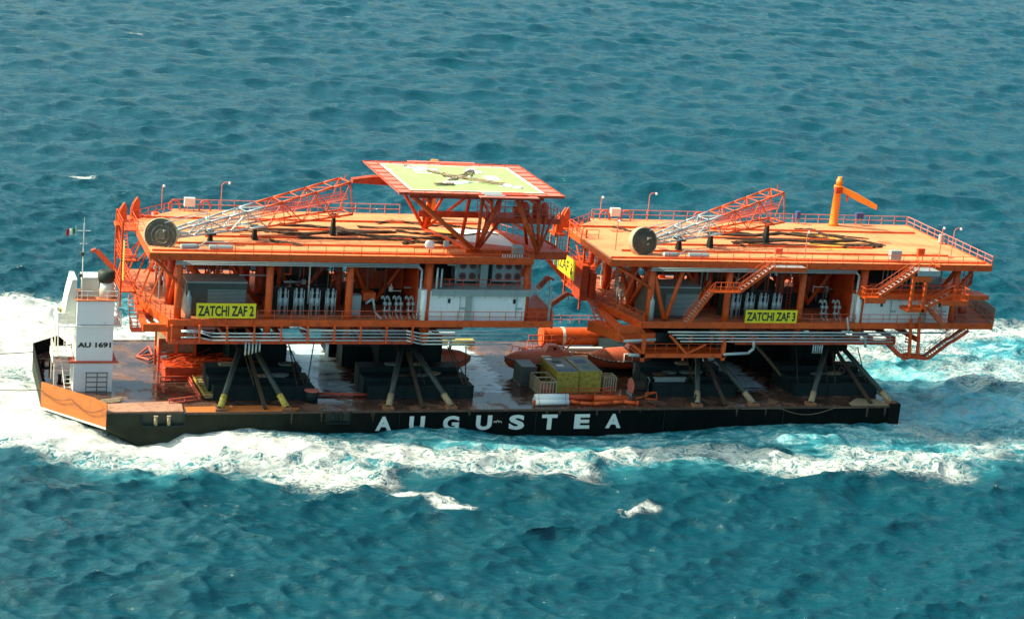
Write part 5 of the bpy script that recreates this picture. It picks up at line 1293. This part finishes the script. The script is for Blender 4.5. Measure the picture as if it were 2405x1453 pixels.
# ---------------------------------------------------------------- deck furniture on the top decks
def lamp(x, y, z0, h, label, hook=True):
    t = thing('lamp_post', label, 'lamp post', (x, y, z0), 'lamp posts on the platform decks')
    q = MB().tube((x, y, z0), (x, y, z0 + h), .06, n=6)
    if hook: q.path([Vector((x, y, z0 + h)), Vector((x + .25, y, z0 + h + .3)), Vector((x + .7, y, z0 + h + .35))], .05, 6); lx, lz = x + .85, z0 + h + .28
    else: lx, lz = x + .15, z0 + h + .05
    q.build('post', 'pink', t)
    MB().lathe((lx, y, lz), (.5, 0, -1), [(-.12, .06), (0, .15), (.14, .17)], 10).build('lamp_head', 'white', t)
lamp(-36.2, 23.9, TD, 2.7, 'straight lamp post at the far left corner of the left platform', False)
lamp(-29.4, 23.9, TD, 3.0, 'hooked lamp post on the back railing of the left platform')
lamp(17.4, 23.9, TD, 2.7, 'straight lamp post at the far left corner of the right platform', False)
lamp(23.7, 23.9, TD, 3.1, 'hooked lamp post on the back railing of the right platform')
lamp(13.5, 7.8, TD, 3.4, 'slim lamp post beside the boom drum of the right platform', False)
lamp(54.6, 6.0, TD, 3.8, 'slim lamp post, left of the pair at the right end of the right platform', False)
lamp(56.2, 6.0, TD, 3.5, 'slim hooked lamp post, right of the pair at the right end of the right platform')
lamp(35.9, 4.4, TD, 3.3, 'slim lamp post above the front stair of the right platform', False)
def cabinet(x, y, w_, h, m, label, legs=.5, d=.6):
    t = thing('deck_cabinet', label, 'cabinet', (x, y, TD))
    MB().box(x - w_ / 2, x + w_ / 2, y - d / 2, y + d / 2, TD + legs, TD + legs + h).build('case', m, t)
    q = MB()
    for s in (-1, 1): q.box(x + s * (w_ / 2 - .08) - .04, x + s * (w_ / 2 - .08) + .04, y - .04, y + .04, TD, TD + legs)
    q.build('legs', 'orange', t)
cabinet(-33.1, 23.5, 1.2, 1.0, 'cream', 'pale cabinet between two red hoops at the back of the left platform')
cabinet(19.2, 23.5, 1.2, 1.0, 'cream', 'pale cabinet between two red hoops at the back of the right platform')
cabinet(44.1, 23.7, .5, .9, 'bluehouse', 'small dark blue cabinet at the back of the right platform, left of the crane', .7)
cabinet(52.8, 23.7, 1.0, .7, 'bluehouse', 'wide dark blue cabinet at the back of the right platform, right of the crane', .9)
cabinet(47.6, 4.2, 1.4, 1.1, 'grey', 'grey louvred cabinet at the front railing of the right platform', .3, .7)
cabinet(51.2, 4.6, .9, .8, 'orange', 'orange cabinet at the front of the right platform, beside the grey one', .8, .4)
cabinet(60.6 - 1.2, 14.0, .6, 1.0, 'grey', 'slim grey cabinet at the right railing of the right platform', .2, .5)
cabinet(33.2, 5.9, .9, .7, 'red', 'small red cabinet on the right platform deck above the front stair', .3, .4)
def hoop(x, label):
    q = MB().torus((x, 23.6, TD + .55), (0, 1, 0), .62, .11, 12, 6, 0, math.pi).tube((x - .62, 23.6, TD), (x - .62, 23.6, TD + .55), .1, n=6).tube((x + .62, 23.6, TD), (x + .62, 23.6, TD + .55), .1, n=6)
    tag(q.build('vent_hoop', 'red'), label, 'vent pipe', 'red hooped vent pipes')
hoop(-34.8, 'red hooped vent pipe left of the pale cabinet on the left platform'); hoop(-31.3, 'red hooped vent pipe right of the pale cabinet on the left platform')
hoop(17.9, 'red hooped vent pipe left of the pale cabinet on the right platform'); hoop(20.7, 'red hooped vent pipe right of the pale cabinet on the right platform'); hoop(30.4, 'red hooped vent pipe behind the boom of the right platform')
q = thing('valve_station', 'round white valve station on the front railing of the left platform', 'valve station', (-9.7, 4.2, TD))
MB().lathe((-9.7, 4.2, TD + 1.1), (0, -1, .2), [(-.3, .3), (-.25, .5), (.2, .5), (.25, .3)], 18).build('drum', 'white', q)
MB().box(-9.8, -9.6, 4.1, 4.3, TD, TD + .9).build('stand', 'orange', q)
cabinet(-7.9, 4.0, .55, .6, 'pipe', 'small pale box on a stand at the front railing of the left platform', 1.0, .4)

# ================================================================ GRILLAGES AND SEAFASTENING
def grillage(tiers, top, feet, mid, label, yel=True):
    t = thing('support_grillage', label, 'support frame', (top[0], 8, 0), 'black stepped supports under the platforms')
    for (x0, x1, y0, y1, z0, z1) in tiers:
        q = MB().box(x0, x1, y0, y1, z0, z1)
        q.box(x0 - .08, x1 + .08, y0 - .08, y0 + .0, z1 - .12, z1 + .02)
        n = max(2, int((x1 - x0) / 1.9))
        for i in range(n + 1): x = x0 + (x1 - x0) * i / n; q.box(x - .05, x + .05, y0 - .12, y0, z0 + .05, z1 - .13)
        q.build('tier', 'blackg' if z0 < .1 else 'black', t)
    tp = Vector(top)
    x0, x1 = tiers[0][0], tiers[0][1]
    random.seed(int(abs(x0) * 7))
    for k in range(5):
        x = x0 + .8 + random.random() * (x1 - x0 - 3); y = random.choice((6.2, 6.8, 8.6)); z = 1.96 if y < 8 else 2.51
        MB().prism([(x, y), (x + 1.1, y - .1), (x + 1.7, y + .5), (x + .8, y + .9), (x - .2, y + .6)], z, z + .08 + .2 * random.random()).build('dunnage', ('roofgrey', 'tan', 'gunwale')[k % 3], t)
    for k in range(4):
        a = Vector((x0 + random.random() * (x1 - x0), 4.3, 1.6)); b = Vector((a.x + random.uniform(-1.5, 1.5), 8.6, 4.6 + random.random()))
        MB().tube(a, b, .07, n=6).build('strut', ('rope', 'gunwale')[k % 2], t)
    for yy in (9.1, 17.7):
        MB().tube((tp.x + .4, yy, 2.2), (tp.x + .4, yy, BZ), .85, n=14).build('leg_stub', 'black', t, smooth=True)
    MB().prism([(tp.x - 1.1, 6.6), (tp.x + 1.7, 6.6), (tp.x + 1.7, 9.3), (tp.x - 1.1, 9.3)], 4.8, BZ - .02).build('leg_shoe', 'black', t)
    for fx in feet:
        f = Vector((fx, .75, .25)); tt = tp + Vector(((fx - tp.x) * .12, 0, 0))
        o = MB().tube(tt, f, .31, n=10).build('brace', 'bracesteel', t, smooth=True)
        dd = (tt - f).normalized()
        sub(MB().tube(f, f + dd * 1.7, .36, n=12), 'collar', 'yelpaint' if fx < -25 else 'tan', o, smooth=True)
        sub(MB().box(fx - .55, fx + .55, .25, 1.3, 0, .3), 'foot_plate', 'rust', o)
    f = Vector((mid, .8, .1))
    MB().beam(tp + Vector((0, .3, -.2)), f, .35, .3).build('brace', 'rope', t)
    # hook and lashings
    q = MB().tube(tp + Vector((.3, -.6, .0)), tp + Vector((.5, -2.3, -2.6)), .07, n=6).torus(tp + Vector((.5, -2.4, -2.9)), (1, 1, 0), .35, .1, 10, 6)
    q.tube(tp + Vector((-.6, -.6, -.6)), tp + Vector((-2.4, -2.8, -4.0)), .05, n=5)
    q.build('lashing', 'rope', t)
    return t
def tiers(x0, x1, full=True):
    return [(x0, x1, 4.1, 5.6, 0, 1.55), (x0 - .3, x1 - .2, 5.65, 8.0, 0, 1.95), (x0 - .3, x1 - .7, 8.05, 10.2, 0, 2.5), (x0 + 3.0, x1 - 1.6, 12.5, 16.5, 0, 4.2), (x0 - .3, x1 - .9, 16.6, 19.5, 0, 2.4), (x0, x1, 19.6, 23.6, 0, 1.6)]
grillage(tiers(-32.6, -21.6), (-28.7, 7.4, 5.7), (-32.4, -25.2), -27.5, 'black stepped support under the left end of the left platform')
grillage(tiers(-15.3, -3.3), (-10.6, 7.4, 5.5), (-13.9, -6.7), -10.0, 'black stepped support under the right end of the left platform')
grillage(tiers(18.6, 29.0), (25.3, 7.4, 5.6), (22.8, 29.9), 26.4, 'black stepped support under the left end of the right platform')
grillage(tiers(36.8, 47.6), (42.6, 7.4, 5.8), (37.3, 47.9), 45.3, 'black stepped support under the right end of the right platform')
# equipment hung dark between the supports
def dark_block(x0, x1, y0, y1, z0, z1, label):
    t = thing('steel_cradle', label, 'cradle', ((x0 + x1) / 2, (y0 + y1) / 2, 0), 'dark steel cradles on the barge deck')
    MB().box(x0, x1, y0, y1, z0, z1).build('body', 'black', t)
    q = MB()
    n = int((x1 - x0) / 1.6) + 1
    for i in range(n + 1): x = x0 + (x1 - x0) * i / n; q.box(x - .06, x + .06, y0 - .12, y0 - .002, z0, z1)
    q.box(x0, x1, y0 - .16, y0 - .119, z1 - .14, z1 + .02).box(x0, x1, y0 - .16, y0 - .119, z0, z0 + .14)
    q.build('frame', 'blackg', t)
    if z0 > .2:
        q = MB()
        for x in (x0 + .4, x1 - .4):
            for y in (y0 + .3, y1 - .3): q.box(x - .15, x + .15, y - .15, y + .15, 0, z0)
        q.build('legs', 'black', t)
dark_block(-35.4, -27.0, 17.0, 22.0, .6, 4.2, 'dark steel cradle behind the orange scrap pile, under the left platform')
dark_block(-16.5, -9.0, 20.5, 24.0, .3, 4.6, 'tall dark steel cradle behind the second support of the left platform')
dark_block(33.2, 42.0, 17.5, 23.0, .3, 5.2, 'wide dark steel cradle at the back of the right platform supports')
dark_block(23.0, 29.5, 18.6, 23.0, .3, 4.8, 'dark steel cradle at the back beyond the third support')
def lean(a, b, w_, h, m, name, label, cat, ribs=False):
    q = MB().beam(a, b, w_, h)
    if ribs:
        a = Vector(a); b = Vector(b)
        for i in range(1, 7): c = a.lerp(b, i / 7); q.box(c.x - w_ * .5, c.x + w_ * .5, c.y - .05, c.y + .05, c.z, c.z + h * .6)
    tag(q.build(name, m), label, cat); 
lean((35.2, 17.0, 4.5), (37.0, 5.2, .6), .25, .3, 'tan', 'loose_beam', 'pale timber beam leaning down between the right platform supports', 'beam')
lean((35.6, 16.0, 3.8), (37.5, 5.0, .3), .25, .25, 'rust', 'loose_beam', 'rusty thin beam lying just below the pale leaning timber', 'beam')
lad = MB()
for i in range(14): lad.box(35.75, 36.25, 16.95, 17.0, .6 + i * .32, .64 + i * .32)
lad.tube((35.7, 17, .3), (35.7, 17, 5.2), .04, n=5).tube((36.3, 17, .3), (36.3, 17, 5.2), .04, n=5)
tag(lad.build('ladder', 'blackg'), 'dark upright ladder in the shade under the right platform', 'ladder')

# ================================================================ DECK CARGO
def lifeboat(x0, L, y, z, flip, label):
    t = thing('lifeboat', label, 'lifeboat', (x0 + L / 2, y, 0), 'enclosed orange lifeboats on the barge deck')
    def X(u): return x0 + L * (1 - u if flip else u)
    HS = 1.38
    # stations u:0 bow ... 1 stern: half beam, keel z, gunwale z, canopy height
    st = [(0, .02, .95, 1.35, .0), (.06, .42, .55, 1.25, .35), (.16, .85, .25, 1.12, .75), (.3, 1.2, .08, 1.02, 1.0), (.5, 1.38, 0, .98, 1.15), (.7, 1.36, .02, 1.0, 1.15), (.86, 1.2, .12, 1.08, 1.05), (.96, .9, .32, 1.15, .75), (1, .55, .55, 1.2, .35)]
    st = [(u, b * 1.12, k * HS, g * HS, c * 1.25) for u, b, k, g, c in st]
    hv = []; cv = []; fv = []
    for u, b, k, g, c in st:
        for a in (-1, -.92, -.6, 0, .6, .92, 1):
            zz = k + (g - k) * abs(a) ** 2.2 if abs(a) < 1 else g
            hv.append((X(u), y + b * a, z + zz))
        for a in range(9):
            an = math.pi * a / 8; cv.append((X(u), y - b * .96 * math.cos(an), z + g + c * math.sin(an) ** .7))
    def skin(v, m):
        fs = []; n = len(st)
        for i in range(n - 1):
            for j in range(m - 1):
                f = (i * m + j, (i + 1) * m + j, (i + 1) * m + j + 1, i * m + j + 1); fs.append(f if flip else f[::-1])
        fs.append(tuple(range(m)) if not flip else tuple(range(m))[::-1]); fs.append(tuple(range((n - 1) * m, n * m))[::-1] if not flip else tuple(range((n - 1) * m, n * m)))
        return MB().add(v, fs)
    ho = skin(hv, 7).build('hull', 'lifeboat', t, smooth=True)
    co = skin(cv, 9).build('canopy', 'lbtop', t, smooth=True)
    q = MB(); w1 = MB()
    for s in (-1, 1):
        for i in range(len(st) - 1):
            a = Vector((X(st[i][0]), y + s * (st[i][1] + .04), z + st[i][3])); b = Vector((X(st[i + 1][0]), y + s * (st[i + 1][1] + .04), z + st[i + 1][3]))
            q.tube(a, b, .075, n=6)
            k = max(2, int((b - a).length / .45))
            for j in range(k): c = a.lerp(b, (j + .3) / k); e = a.lerp(b, (j + .75) / k); w1.tube(c + Vector((0, s * .05, .09)), e + Vector((0, s * .05, .09)), .03, n=5)
    fo = q.build('fender', 'text', t); sub(w1, 'grab_line', 'white', fo)
    u0 = .62
    xc = X(u0 + .1)
    cb = MB().add([(X(u0 - .08), y - .85, z + 2.3), (X(u0 + .26), y - .85, z + 2.2), (X(u0 + .26), y + .85, z + 2.2), (X(u0 - .08), y + .85, z + 2.3),
                   (X(u0 + .0), y - .5, z + 3.45), (X(u0 + .14), y - .5, z + 3.4), (X(u0 + .14), y + .5, z + 3.4), (X(u0 + .0), y + .5, z + 3.45)],
                  [(3, 2, 1, 0), (4, 5, 6, 7), (0, 1, 5, 4), (1, 2, 6, 5), (2, 3, 7, 6), (3, 0, 4, 7)] if not flip else [(0, 1, 2, 3), (7, 6, 5, 4), (4, 5, 1, 0), (5, 6, 2, 1), (6, 7, 3, 2), (7, 4, 0, 3)])
    co2 = cb.build('cockpit', 'lifeboat', t)
    xm = X(u0 + .1)
    sub(MB().box(xm - .3, xm + .1, y - .66, y - .56, z + 2.85, z + 3.2), 'window', 'glass', co2)
    xd = X(.55)
    q = MB()
    for b in ((xd - .55, xd + .55, z + 1.5, z + 1.56), (xd - .55, xd + .55, z + 2.35, z + 2.41), (xd - .55, xd - .49, z + 1.56, z + 2.35), (xd + .49, xd + .55, z + 1.56, z + 2.35)):
        q.box(b[0], b[1], y - 1.56, y - 1.25, b[2], b[3])
    q.build('side_hatch', 'cream', t)
    q = MB()
    for u in (.28, .75): q.box(X(u) - .15, X(u) + .15, y - 1.2, y + 1.2, 0, z + .35)
    q.box(min(X(.2), X(.85)), max(X(.2), X(.85)), y - .25, y + .25, 0, max(.12, z))
    q.build('cradle', 'black', t)
lifeboat(3.3, 8.4, 13.6, .15, False, 'orange lifeboat with its pointed bow to the left, behind the grey container')
lifeboat(-8.9, 8.2, 14.2, .1, True, 'orange lifeboat in the shade under the right end of the left platform')
lifeboat(13.9, 8.4, 14.0, .3, False, 'orange lifeboat half under the right platform, behind the yellow containers')

def corrug_box(x0, x1, y0, y1, z0, z1, name, label, cat, wall, roof, group=None, patches=()):
    t = thing(name, label, cat, ((x0 + x1) / 2, (y0 + y1) / 2, z0), group)
    b = MB().box(x0 + .05, x1 - .05, y0 + .05, y1 - .05, z0 + .1, z1 - .06)
    n = int((x1 - x0) / .3)
    for i in range(n): x = x0 + .12 + (x1 - x0 - .24) * i / n; b.box(x, x + .14, y0, y0 + .052, z0 + .18, z1 - .16)
    n = int((y1 - y0) / .3)
    for i in range(n): y = y0 + .12 + (y1 - y0 - .24) * i / n; b.box(x0, x0 + .052, y, y + .14, z0 + .18, z1 - .16)
    b.build('walls', wall, t)
    MB().box(x0 + .02, x1 - .02, y0 + .02, y1 - .02, z1 - .062, z1).build('roof', roof, t)
    f = MB()
    for x in (x0 - .02, x1 - .08):
        for y in (y0 - .02, y1 - .08): f.box(x, x + .1, y, y + .1, z0, z1 + .02)
    f.box(x0 + .08, x1 - .08, y0 - .03, y0 + .04, z0, z0 + .17).box(x0 + .08, x1 - .08, y0 - .03, y0 + .04, z1 - .15, z1 + .01).box(x0 - .03, x0 + .04, y0 + .08, y1 - .08, z1 - .15, z1 + .01).box(x0 - .03, x0 + .04, y0 + .08, y1 - .08, z0, z0 + .17)
    f.build('frame', wall, t)
    for (a, b_, c, d, m) in patches: MB().box(x0 + a, x0 + b_, y0 + c, y0 + d, z1 + .001, z1 + .03).build('roof_patch', m, t)
    return t
corrug_box(7.35, 9.95, 6.0, 12.0, 0, 2.5, 'shipping_container', 'yellow container with blue-grey roof, left of the pair beside the slatted crate', 'container', 'yelpaint', 'roofgrey', 'yellow containers on the deck', ((.1, 2.4, .1, 1.4, 'bluecap'), (.7, 1.5, 2.2, 2.9, 'white'), (.6, 1.7, 3.6, 4.3, 'text'), (.2, .9, 4.8, 5.4, 'white')))
corrug_box(10.2, 12.85, 6.3, 12.3, 0, 2.5, 'shipping_container', 'yellow container with blue-grey roof, right of the pair beside the pale crates', 'container', 'yelpaint', 'roofgrey', 'yellow containers on the deck', ((.6, 2.0, 3.4, 4.6, 'bluehouse'), (.9, 1.5, 1.4, 1.9, 'bluecap')))
corrug_box(3.9, 5.7, 8.7, 11.6, 0, 2.3, 'grey_container', 'small dark grey container behind the slatted crate', 'container', 'dkgrey', 'roofgrey')
def cage(x0, x1, y0, y1, z1, m, name, label, fill=True):
    t = thing(name, label, 'crate', ((x0 + x1) / 2, (y0 + y1) / 2, 0))
    f = MB()
    for x in (x0, x1):
        for y in (y0, (y0 + y1) / 2, y1): f.box(x - .06, x + .06, y - .06, y + .06, 0, z1)
    for z in (.1, z1):
        for y in (y0, y1): f.box(x0, x1, y - .05, y + .05, z - .06, z + .06)
        for x in (x0, x1): f.box(x - .05, x + .05, y0, y1, z - .06, z + .06)
    f.box(x0, x1, (y0 + y1) / 2 - .05, (y0 + y1) / 2 + .05, z1 - .06, z1 + .06)
    f.build('frame', m, t)
    s = MB(); n = 5
    for i in range(1, n): x = x0 + (x1 - x0) * i / n; s.box(x - .07, x + .07, y0 - .03, y0 + .03, .16, z1 - .06)
    for i in range(7): z = .25 + (z1 - .5) * i / 6; s.box(x0 - .03, x0 + .03, y0 + .06, y1 - .06, z - .07, z + .07)
    s.build('slats', m, t)
    MB().box(x0 + .2, x1 - .2, y0 + .3, y1 - .2, .05, z1 * .45).build('load', 'red' if fill else 'dkgrey', t)
cage(4.9, 6.8, 4.6, 8.3, 1.75, 'palecrate', 'slatted_crate', 'open slatted timber-coloured crate with red load in front of the grey container')
cage(13.3, 14.8, 6.4, 8.0, 1.7, 'palecrate', 'slatted_crate', 'pale slatted crate at the right end of the yellow containers', False)
# white wrapped pipe bundle
t = thing('pipe_bundle', 'white wrapped pair of pipes with orange ends at the deck edge', 'pipes', (5, 1.9, 0))
for k, (y, z) in enumerate(((1.5, .36), (2.15, .36), (1.82, .9))):
    o = MB().tube((3.3, y, z), (7.3, y, z), .34, n=16).build('pipe', 'white', t, smooth=True)
    if k == 0: sub(MB().tube((3.15, y, z), (3.32, y, z), .3, n=12), 'pipe_end', 'orange', o)
    for x in (3.7, 6.9): sub(MB().torus((x, y, z), (1, 0, 0), .345, .02, 16, 4), 'strap', 'dkgrey', o)
tag(MB().path([Vector((7.5, 1.5, .45)), Vector((8.6, 1.3, .3)), Vector((10.2, 1.1, .25)), Vector((12.6, 1.4, .3)), Vector((14.0, 1.5, .35)), Vector((15.5, 1.0, .3))], .22, 12).tube((15.4, 1.02, .3), (15.6, .95, .29), .32, n=12).build('bent_pipe', 'orange', smooth=True), 'bright orange bent pipe lying at the deck edge in front of the straight pipes', 'pipe')
tag(MB().tube((10.7, 2.6, .4), (14.7, 2.5, .4), .38, n=14).lathe((14.7, 2.5, .4), (1, 0, 0), [(0, .36), (.25, .12)], 12).build('orange_pipe', 'orange', smooth=True), 'thick bright orange straight pipe behind the bent pipe', 'pipe')
tag(MB().tube((7.8, 2.9, .4), (10.6, 2.8, .4), .36, n=14).build('dull_pipe', 'orange2', smooth=True), 'dull red thick pipe lying left of the bright orange straight pipe', 'pipe')
q = MB()
for z in (.3, .75, 1.2): q.tube((7.4, 4.0, z), (13.4, 3.9, z), .05, n=6)
for i in range(7): q.tube((7.5 + i * .97, 3.98, 0), (7.5 + i * .97, 3.98, 1.2), .05, n=6)
for i in range(6): q.tube((7.5 + i * .97, 3.98, .3), (8.4 + i * .97, 3.4, .75), .04, n=6)
q.torus((12.9, 3.8, .9), (0, 1, .3), .5, .1, 12, 6)
tag(q.build('railing_stack', 'orange2'), 'stack of loose red-orange railings in front of the yellow containers', 'railings')
# cable reel
t = thing('cable_reel', 'cable reel with a pink flange standing right of the pale crate', 'cable reel', (17, 5.2, 0))
for x, m in ((16.2, 'pink'), (17.9, 'blackg')): MB().lathe((x, 5.2, 1.0), (1, 0, 0), [(-.05, .98), (.05, .98), (.06, .2)], 24).build('flange', m, t)
MB().tube((16.25, 5.2, 1), (17.85, 5.2, 1), .6, n=18).build('cable_drum', 'rope', t)
q = MB().box(16.0, 16.1, 4.4, 6, 0, .3).path([Vector((18.1, 5, .2)), Vector((18.4, 5, 1.8)), Vector((18.1, 5, 2.2))], .06, 6).box(18.0, 18.2, 4.6, 5.8, 0, .9)
q.build('stand', 'grey', t)
q = MB().path([Vector((16.2, 3.4, .05)), Vector((18.6, 3.2, .9)), Vector((18.8, 3.2, .05)), Vector((17.4, 3.3, .1)), Vector((17.3, 3.3, .8)), Vector((18.6, 3.2, .9))], .07, 6)
tag(q.build('tube_stand', 'orange'), 'small bright orange tube frame in front of the cable reel', 'frame')
tag(MB().box(19.0, 23.0, 5.0, 5.5, 1.9, 2.05).box(19.1, 22.9, 5.1, 5.2, .1, 1.9).box(18.95, 19.3, 4.7, 5.0, 0, 1.3).build('work_bench', 'grey'), 'dark bench with a pale top beside the cable reel', 'bench')
# big orange tank lying at the far side
t = thing('horizontal_tank', 'large orange cylindrical tank lying at the far side between the platforms', 'tank', (16, 24.3, 0))
MB().lathe((11.4, 24.3, 1.45), (1, 0, 0), [(0, 1.15), (.0, 1.22), (.25, 1.22), (.25, 1.12), (8.6, 1.12)], 28).build('shell', 'orange', t, smooth=False)
MB().lathe((20.0, 24.3, 1.45), (1, 0, 0), [(0, 1.12), (.1, 1.05), (.12, .2)], 28).build('end_cap', 'orange2', t)
q = MB().lathe((14.0, 24.3, 1.45), (1, 0, 0), [(0, 1.14), (.0, 1.16), (.35, 1.16), (.35, 1.14)], 28); q.build('band', 'cream', t)
q = MB()
for x in (12.5, 18.8): q.box(x, x + .4, 23.2, 25.4, 0, .6)
q.build('saddle', 'black', t)
q = MB().rail([(12.0, 26.2, 2.6), (19.5, 26.2, 2.6)], 1.0, 1.3, .04)
for x in (12.0, 19.5): q.tube((x, 26.2, 0), (x, 26.2, 2.6), .06, n=6)
tag(q.build('guard_rail', 'pink'), 'pale red guard rail on posts behind the big orange tank', 'railing')
# scaffolding scrap left of tank
def junk(x0, x1, y0, y1, z1, n, m, name, label, cat, seed, r=.06, flat=False):
    random.seed(seed); q = MB()
    for i in range(n):
        a = Vector((random.uniform(x0, x1), random.uniform(y0, y1), random.uniform(.06, z1))); b = a + Vector((random.uniform(-1.6, 1.6), random.uniform(-.9, .9), random.uniform(-.5, .5) if not flat else 0))
        b.z = max(.06, min(b.z, z1)); b.x = min(max(b.x, x0), x1)
        q.path([a, a.lerp(b, .5) + Vector((0, 0, random.uniform(0, .2))), b], r, 5)
    return tag(q.build(name, m), label, cat)
q = MB()
for i in range(6): q.tube((8.6 + i * .6, 21.0, .1), (9.1 + i * .6, 22.2, 2.2), .06, n=5)
for z in (.2, .9, 1.6, 2.2): q.tube((8.5 + z * .25, 21 + z * .5, z), (12.1 + z * .25, 21 + z * .5, z), .06, n=5)
tag(q.build('lattice_ramp', 'orange'), 'orange lattice ramp frame leaning at the left end of the big tank', 'frame')
junk(5.6, 11.8, 19.6, 21.2, 1.3, 34, 'orange', 'scrap_pile', 'heap of bright orange tubes behind the left lifeboat', 'scrap pile', 4)
tag(MB().path([Vector((12.4, 19.0, 1.6)), Vector((13.4, 18.8, 3.0)), Vector((14.0, 18.8, 2.8)), Vector((13.0, 19.0, 1.4)), Vector((12.4, 19.0, 1.6))], .1, 6).tube((12.6, 19, 0), (12.6, 19, 1.5), .08, n=6).build('tilted_frame', 'orange'), 'small tilted orange rectangular frame standing above the left lifeboat', 'frame')
tag(MB().tube((13.6, 21.6, .6), (19.6, 21.6, .6), .28, n=12).box(14.5, 14.8, 21.2, 22, 0, .35).box(18.5, 18.8, 21.2, 22, 0, .35).build('white_pipe', 'white', smooth=False), 'long white pipe lying in front of the big orange tank', 'pipe')
t = thing('yellow_frame', 'low black and yellow frame at the far side left of the right platform', 'frame', (22, 23, 0))
MB().box(20.4, 25.4, 22.5, 22.7, 1.6, 1.8).box(21.2, 25.4, 22.4, 22.5, .9, 1.05).build('top_bar', 'yelpaint', t)
MB().box(20.5, 25.3, 22.75, 24, .1, 1.7).build('body', 'black', t)
tag(MB().prism([(14, 15.6), (19, 14.9), (20, 17.6), (14.5, 18.4)], .02, .5).box(15, 17, 16, 17.5, .5, .9).build('timber_stack', 'rust'), 'rusty brown dunnage stack between the two right lifeboats', 'dunnage')
tag(MB().box(-2.2, 3.2, 25.2, 26.4, 0, .55).build('timber_stack', 'yelpaint'), 'long yellow-brown timber block at the far deck edge between the platforms', 'timber')
tag(MB().box(-5.4, -.5, 21.5, 22.1, 1.8, 2.6).box(-5, -4.7, 21.6, 22, 0, 1.8).box(-1.2, -.9, 21.6, 22, 0, 1.8).build('white_beam', 'white'), 'white and red beam on posts behind the shaded lifeboat', 'beam')
# left part
random.seed(12)
t = thing('rebar_pile', 'tangled heap of orange-red rods under the left end of the left platform', 'scrap pile', (-32, 13.6, 0))
q = MB(); q2 = MB()
for i in range(230):
    a = Vector((random.uniform(-37.2, -29.0), random.uniform(10.8, 15.0), random.uniform(.1, 2.3))); L = random.uniform(.8, 3.2); an = random.gauss(0, .35)
    b = a + Vector((L * math.cos(an), L * math.sin(an) * .6, random.uniform(-.4, .5))); b.z = max(.08, b.z)
    (q if i % 3 else q2).path([a, a.lerp(b, .5) + Vector((0, 0, random.uniform(-.1, .25))), b], .05, 5)
q.build('rods', 'orange2', t); q2.build('bright_rods', 'orange', t)
MB().box(-36.8, -29.4, 11.4, 15.0, 0, 1.5).build('bed', 'orange2', t)
t = thing('equipment_skid', 'tan topped box skid in an orange frame under the left platform corner', 'skid', (-35.5, 16.5, 0))
MB().box(-37.0, -33.2, 14.6, 17.4, 2.3, 3.9).build('box', 'tan', t)
q = MB()
for x in (-37.1, -35.2, -33.1):
    for y in (14.5, 17.5): q.box(x - .12, x + .12, y - .12, y + .12, 0, 3.95)
for z in (2.15, 1.2): q.box(-37.2, -33.0, 14.4, 14.6, z - .1, z + .1)
for x in (-37.1, -35.2, -33.1): q.box(x - .08, x + .08, 14.6, 17.4, 2.05, 2.25)
q.build('frame', 'orange', t)
q = MB()
for z in (.12, .55): q.path([Vector((-37.4, 10.9, z)), Vector((-34.2, 11.2, z)), Vector((-34.0, 4.2, z)), Vector((-37.5, 2.9, z))], .09, 6)
for x, y in ((-37.4, 10.9), (-36.2, 11), (-34.2, 11.2), (-34.1, 8.5), (-34.05, 6), (-34.0, 4.2), (-35.7, 3.6), (-37.5, 2.9)): q.tube((x, y, 0), (x, y, .6), .09, n=6)
tag(q.build('bent_railing', 'red'), 'three-sided red tube frame lying on the deck left of the first support', 'frame')
q = MB().path([Vector((-38.8, 20.2, .15)), Vector((-37.0, 23.4, .35)), Vector((-37.0, 20.4, .2)), Vector((-38.8, 20.2, .15)), Vector((-37.6, 18.6, .2)), Vector((-36.0, 20.3, .3)), Vector((-34.2, 20.9, .4))], .12, 6).tube((-36.2, 23.0, .7), (-36.5, 20.5, .2), .09, n=6)
tag(q.build('red_frame', 'red'), 'triangular red tube frame on the deck behind the white deckhouse', 'frame')
t = thing('gangway', 'weathered tan wooden gangway lying right of the red tube frame', 'gangway', (-32.8, 8, 0))
MB().beam((-33.3, 11.6, .45), (-33.0, 4.2, .35), 1.0, .22).build('planks', 'tan', t)
q = MB()
for s in (-.5, .5): q.beam((-33.3 + s, 11.6, .6), (-33.0 + s, 4.2, .5), .1, .3)
for i in range(9): q.beam((-33.8, 11.2 - i * .85, .6), (-32.6, 11.2 - i * .85, .6), .1, .08)
q.build('side_rails', 'yelpaint', t)
t = thing('round_drum', 'dark round drum with a pink lid on the deck between two supports', 'drum', (-21.9, 4.6, 0))
MB().lathe((-21.9, 3.6, 0), (0, 0, 1), [(0, .7), (1.2, .72), (1.22, .3)], 20).build('body', 'blackg', t, smooth=True)
MB().lathe((-21.9, 3.6, 1.23), (0, 0, 1), [(0, .82), (.1, .82), (.12, .2)], 20).build('lid', 'pink', t)
tag(MB().tube((-20.8, 5.7, .2), (-14.6, 5.1, .2), .17, n=10).build('long_pipe', 'red', smooth=True), 'long thin red pipe lying beside the round drum', 'pipe')
tag(MB().box(22.3, 23.2, .9, 1.6, 0, .8).tube((22.7, 1.2, .8), (22.7, 1.2, 1.3), .1, n=8).tube((22.3, 1, .8), (24.4, 1.1, .1), .1, n=6).build('deck_winch', 'blackg'), 'small dark deck winch at the foot of the upright brace', 'winch')
